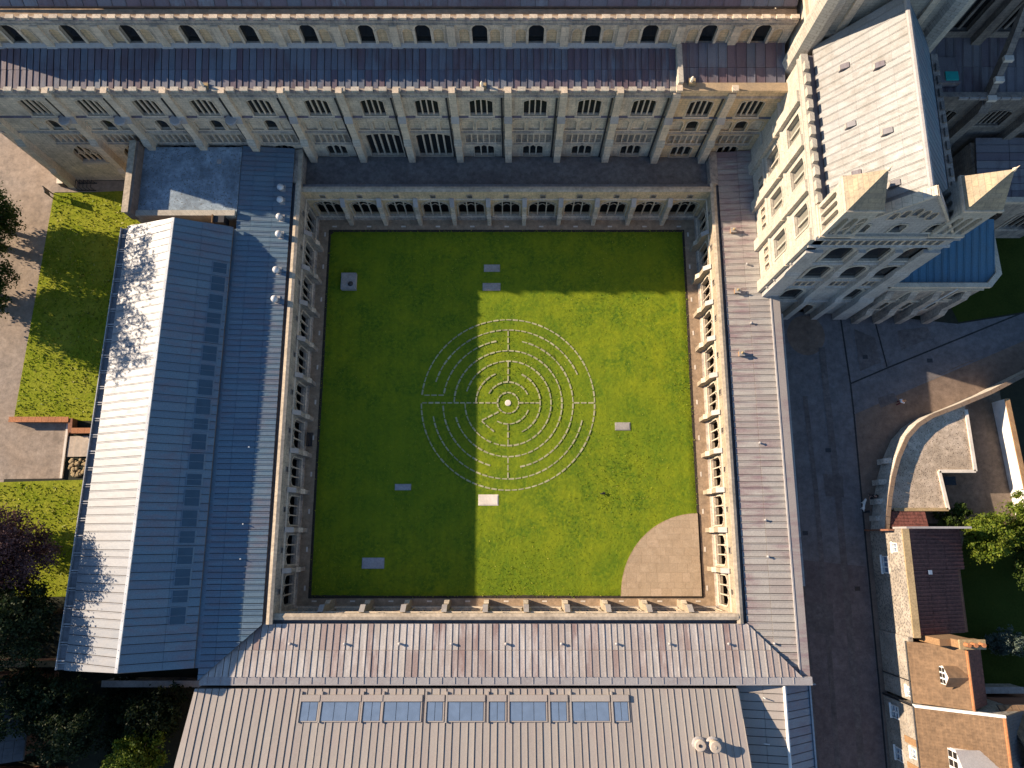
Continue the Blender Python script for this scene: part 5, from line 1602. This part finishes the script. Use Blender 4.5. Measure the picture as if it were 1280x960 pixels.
# ================================================================== TREES
def tree(name, label, x, y, h, r, mat, trunk_h=None, n=160, leaf=.3, per=60, bark='bark', group=None, cat='tree', flat=1.0, spiky=0.0, seed=1):
    rnd = random.Random(seed)
    t = thing(name, (x, y, 0), label, cat, group)
    th = trunk_h if trunk_h is not None else h * .3
    mb = MB()
    mb.cyl((x, y, -.1), (x + .1, y, th), r * .075 + .06, r * .055 + .05, 8)
    mb.cyl((x + .1, y, th), (x, y + .1, h * .8), r * .055 + .05, .05, 7)
    for k in range(9):
        a = k * 2.4 + rnd.random()
        z0 = th * (.8 + .12 * k)
        z0 = min(z0, h * .7)
        e = Vector((x + math.cos(a) * r * .7, y + math.sin(a) * r * .7, z0 + (h - z0) * .45))
        mid = Vector((x + math.cos(a) * r * .3, y + math.sin(a) * r * .3, z0 + (h - z0) * .16))
        mb.cyl((x, y, z0), mid, r * .03 + .03, r * .022 + .025, 6)
        mb.cyl(mid, e, r * .022 + .025, .02, 5)
    mb.build('trunk', bark, t)
    cz = th * .75 + (h - th * .75) / 2
    hz = (h - th * .75) / 2
    mb = MB()
    lob = [(rnd.uniform(0, 6.28), rnd.uniform(-.8, .9), rnd.uniform(.75, 1.15)) for _ in range(9)]
    for k in range(n):
        u = rnd.uniform(-1, 1); a = rnd.uniform(0, 2 * math.pi)
        q = rnd.random() ** .42
        d = Vector((math.sqrt(1 - u * u) * math.cos(a), math.sqrt(1 - u * u) * math.sin(a), u))
        g = .82
        for la, lu, ls in lob:
            ld = Vector((math.sqrt(1 - lu * lu) * math.cos(la), math.sqrt(1 - lu * lu) * math.sin(la), lu))
            g = max(g, (.72 + .5 * max(0, d.dot(ld)) ** 3) * ls)
        taper = 1.0 - (spiky * max(0, u) ** 1.2 * .6)
        c = Vector((x + d.x * r * q * g * taper, y + d.y * r * q * g * taper, cz + d.z * hz * q * flat * min(g, 1.08)))
        cr = r * rnd.uniform(.12, .24)
        for j in range(per):
            o = Vector((rnd.gauss(0, .5), rnd.gauss(0, .5), rnd.gauss(0, .4))) * cr
            p = c + o
            if p.z < .15: continue
            nn = (Vector((rnd.gauss(0, 1), rnd.gauss(0, 1), rnd.gauss(.5, 1))) + o.normalized() * .6).normalized()
            aa = nn.orthogonal().normalized()
            aa.rotate(Matrix.Rotation(rnd.uniform(0, 6.28), 3, nn))
            bb = nn.cross(aa)
            s = leaf * rnd.uniform(.6, 1.25)
            i = len(mb.v)
            mb.v += [tuple(p - aa * s * .5), tuple(p + bb * s * .3), tuple(p + aa * s * .5), tuple(p - bb * s * .3)]
            mb.f.append((i, i + 1, i + 2, i + 3))
    mb.build('crown', mat, t)
    return t


tree('broadleaf_tree', 'green tree at the left edge, upper of two beside the sunny path', -57.9, 32.2, 19.5, 4.9, 'leaf_mid', trunk_h=2.0, n=480, seed=3, group='trees west of the long pale roof')
tree('broadleaf_tree', 'green tree at the left edge, lower of two beside the sunny path', -58.2, 25.4, 19.5, 4.9, 'leaf_mid', trunk_h=2.0, n=480, seed=4, group='trees west of the long pale roof')
tree('small_tree', 'low bushy tree at the left edge, beside the upper tall tree', -57.6, 34.2, 9.0, 3.6, 'leaf_mid', trunk_h=1.2, n=260, seed=41, group='trees west of the long pale roof')
tree('small_tree', 'low bushy tree at the left edge, beside the lower tall tree', -57.9, 26.6, 9.0, 3.8, 'leaf_mid', trunk_h=1.2, n=280, seed=42, group='trees west of the long pale roof')
tree('copper_beech', 'purple-leaved tree left of the pale ridged roof', -47.6, -1.2, 14.5, 4.4, 'leaf_purple', n=380, leaf=.26, per=70, seed=5, spiky=.8)
tree('purple_tree', 'smaller purple-leaved tree at the left edge below the sunlit lawn', -54.0, 1.2, 8.5, 2.6, 'leaf_purple', n=150, leaf=.26, seed=55, spiky=.7)
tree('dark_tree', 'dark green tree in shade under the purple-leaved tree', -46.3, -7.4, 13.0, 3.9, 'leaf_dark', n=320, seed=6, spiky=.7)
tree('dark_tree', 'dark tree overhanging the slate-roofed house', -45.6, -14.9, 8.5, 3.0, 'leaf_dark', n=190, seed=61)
tree('garden_shrub', 'dark undergrowth below the end of the ridged metal roof', -38.4, -15.6, 2.6, 1.9, 'leaf_dark', trunk_h=.3, n=110, leaf=.24, seed=62, cat='shrub')
tree('garden_shrub', 'dark undergrowth left of the sunlit yellow-green tree', -38.2, -19.6, 3.0, 2.0, 'leaf_dark', trunk_h=.3, n=120, leaf=.24, seed=63, cat='shrub')
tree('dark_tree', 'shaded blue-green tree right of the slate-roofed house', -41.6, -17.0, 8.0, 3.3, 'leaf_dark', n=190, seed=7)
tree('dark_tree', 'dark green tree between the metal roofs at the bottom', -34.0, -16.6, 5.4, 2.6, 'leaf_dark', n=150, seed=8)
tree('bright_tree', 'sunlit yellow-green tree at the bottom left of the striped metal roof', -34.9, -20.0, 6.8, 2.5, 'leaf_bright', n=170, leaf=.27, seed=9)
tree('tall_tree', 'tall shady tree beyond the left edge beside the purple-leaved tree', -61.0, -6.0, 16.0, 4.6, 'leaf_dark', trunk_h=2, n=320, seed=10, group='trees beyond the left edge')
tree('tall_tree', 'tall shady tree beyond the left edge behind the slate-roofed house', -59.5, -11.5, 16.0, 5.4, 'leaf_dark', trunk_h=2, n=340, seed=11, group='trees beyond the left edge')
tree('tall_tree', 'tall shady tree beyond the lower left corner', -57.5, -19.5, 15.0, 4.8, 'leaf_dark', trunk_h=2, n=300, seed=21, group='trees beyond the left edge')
tree('bright_tree', 'sunlit green tree behind the red-tiled cottage', 47.6, .2, 6.0, 2.5, 'leaf_bright', n=170, leaf=.27, seed=12)
tree('bright_tree', 'sunlit green tree at the right edge by the gravel yard', 51.6, 1.4, 7.0, 2.5, 'leaf_bright', n=170, leaf=.27, seed=13)
tree('bright_tree', 'green tree at the right edge below the white wall', 52.3, -3.0, 6.5, 2.2, 'leaf_mid', n=140, leaf=.27, seed=14)
tree('garden_shrub', 'dark green shrub between the mossy flat roof and the red-tiled cottage', 45.0, 1.9, 2.2, 1.2, 'leaf_mid', trunk_h=.3, n=70, leaf=.2, seed=15, cat='shrub')
tree('garden_shrub', 'green shrub in front of the gravel yard', 46.6, 2.6, 2.0, 1.0, 'leaf_mid', trunk_h=.3, n=60, leaf=.2, seed=16, cat='shrub')
tree('garden_shrub', 'silvery blue-green shrub in the dark back garden', 49.3, -10.2, 2.6, 1.6, 'leaf_silver', trunk_h=.3, n=90, leaf=.2, seed=17, cat='shrub')
tree('garden_shrub', 'low leafy shrub on the lawn beside the brick terrace wall', -42.7, 13.0, 1.3, 1.1, 'leaf_bright', trunk_h=.2, n=60, leaf=.2, seed=18, cat='shrub')
tree('garden_shrub', 'leafy plants in the sunlit lawn next to the metal gutter', -43.4, 15.0, .9, 1.2, 'leaf_bright', trunk_h=.15, n=50, leaf=.2, seed=19, cat='shrub')

# ================================================================== PEOPLE, DOG, BIRD
def skinned(name, verts, edges, radii, mat, parent, loc, rotz, sub=1, root=0):
    me = bpy.data.meshes.new(name)
    me.from_pydata(verts, edges, [])
    o = bpy.data.objects.new(name, me)
    C.objects.link(o)
    md = o.modifiers.new('skin', 'SKIN')
    for k, r in enumerate(radii):
        me.skin_vertices[0].data[k].radius = (r, r)
        me.skin_vertices[0].data[k].use_root = (k == root)
    o.modifiers.new('sub', 'SUBSURF').levels = sub
    dg = bpy.context.evaluated_depsgraph_get()
    dg.update()
    em = bpy.data.meshes.new_from_object(o.evaluated_get(dg))
    bpy.data.objects.remove(o)
    em.name = name
    em.materials.clear()
    em.materials.append(MAT[mat])
    em.polygons.foreach_set('use_smooth', [True] * len(em.polygons))
    return put(name, em, parent, loc, rotz)


def person(x, y, rz, label, shirt, trousers):
    t = thing('person', (x, y, .015), label, 'person', rotz=rz)
    L = (x, y, .015)
    V = [(0, 0, .95), (0, 0, 1.2), (0, 0, 1.42), (0, .01, 1.52), (0, .02, 1.62), (0, .03, 1.72),
         (-.10, 0, .92), (-.11, .14, .52), (-.11, .10, .10), (-.11, .24, .03), (.10, 0, .92), (.11, -.06, .50), (.11, -.22, .12), (.11, -.10, .03),
         (-.20, 0, 1.38), (-.26, -.08, 1.10), (-.26, .06, .86), (-.26, .10, .76), (.20, 0, 1.38), (.26, .08, 1.10), (.25, .24, .92), (.25, .30, .84)]
    Ed = [(0, 1), (1, 2), (2, 3), (3, 4), (4, 5), (0, 6), (6, 7), (7, 8), (8, 9), (0, 10), (10, 11), (11, 12), (12, 13), (2, 14), (14, 15), (15, 16), (16, 17), (2, 18), (18, 19), (19, 20), (20, 21)]
    Rr = [.13, .13, .14, .06, .10, .075, .09, .065, .045, .035, .09, .065, .045, .035, .065, .05, .04, .035, .065, .05, .04, .035]
    b = skinned('body', V, Ed, Rr, 'skin', t, L, rz)
    V2 = [(0, 0, .98), (0, 0, 1.2), (0, 0, 1.42), (-.2, 0, 1.38), (-.26, -.08, 1.12), (.2, 0, 1.38), (.26, .08, 1.12), (0, 0, 1.47)]
    skinned('shirt', V2, [(0, 1), (1, 2), (2, 3), (3, 4), (2, 5), (5, 6), (2, 7)], [.165, .16, .165, .085, .07, .085, .07, .09], shirt, b, L, rz)
    V3 = [(0, 0, .98), (-.10, 0, .88), (-.11, .14, .52), (-.11, .10, .14), (.10, 0, .88), (.11, -.06, .50), (.11, -.21, .16)]
    skinned('trousers', V3, [(0, 1), (1, 2), (2, 3), (0, 4), (4, 5), (5, 6)], [.15, .115, .09, .07, .115, .09, .07], trousers, b, L, rz)
    skinned('hair', [(0, .0, 1.70), (0, -.03, 1.76), (0, -.06, 1.66)], [(0, 1), (0, 2)], [.115, .09, .09], 'hair', b, L, rz)


person(41.75, 14.2, R(-60), 'person in white top and dark red trousers walking across the shaded court', 'shirt_white', 'trousers_red')
person(37.75, 4.15, R(150), 'person in black clothes standing by the flint wall', 'shirt_black', 'trousers_dark')
t = thing('dog', (36.9, 3.3, .015), 'large white dog beside the person in black', 'dog', rotz=R(-10))
V = [(0, -.38, .52), (0, -.1, .50), (0, .22, .54), (0, .42, .68), (0, .52, .80), (0, .68, .76),
     (-.10, -.36, .40), (-.11, -.30, .26), (-.11, -.42, .16), (-.11, -.40, .02), (.10, -.36, .40), (.11, -.26, .26), (.11, -.38, .16), (.11, -.36, .02),
     (-.10, .24, .40), (-.10, .22, .20), (-.10, .24, .02), (.10, .24, .40), (.10, .28, .20), (.10, .30, .02), (0, -.55, .58), (0, -.72, .66),
     (-.06, .50, .90), (.06, .50, .90)]
Ed = [(0, 1), (1, 2), (2, 3), (3, 4), (4, 5), (0, 6), (6, 7), (7, 8), (8, 9), (0, 10), (10, 11), (11, 12), (12, 13), (2, 14), (14, 15), (15, 16), (2, 17), (17, 18), (18, 19), (0, 20), (20, 21), (4, 22), (4, 23)]
Rr = [.15, .13, .17, .11, .11, .055, .09, .055, .04, .035, .09, .055, .04, .035, .07, .045, .04, .07, .045, .04, .045, .03, .035, .035]
skinned('body', V, Ed, Rr, 'fur_white', t, (36.9, 3.3, .015), R(-10), root=1)
t = thing('bollard', (37.2, 2.6, 0), 'short black bollard beside the flint wall', 'bollard')
MB().lathe([(.14, 0), (.12, .1), (.10, .75), (.14, .8), (.14, .88), (.05, .98)], (37.2, 2.6, .01), 12).build('post', 'iron', t)
t = thing('bird', (9.6, 4.5, .07), 'small black bird on the sunlit lawn right of the white slab', 'bird', rotz=R(100))
skinned('body', [(0, -.3, .14), (0, -.08, .16), (0, .12, .2), (0, .22, .28), (0, .32, .27), (.05, .02, .02), (-.05, .02, .02), (.12, -.2, .16), (-.12, -.2, .16)],
        [(0, 1), (1, 2), (2, 3), (3, 4), (1, 5), (1, 6), (2, 7), (2, 8)], [.05, .09, .09, .06, .02, .015, .015, .05, .05], 'feather', t, (9.6, 4.5, .09), R(100), root=1)
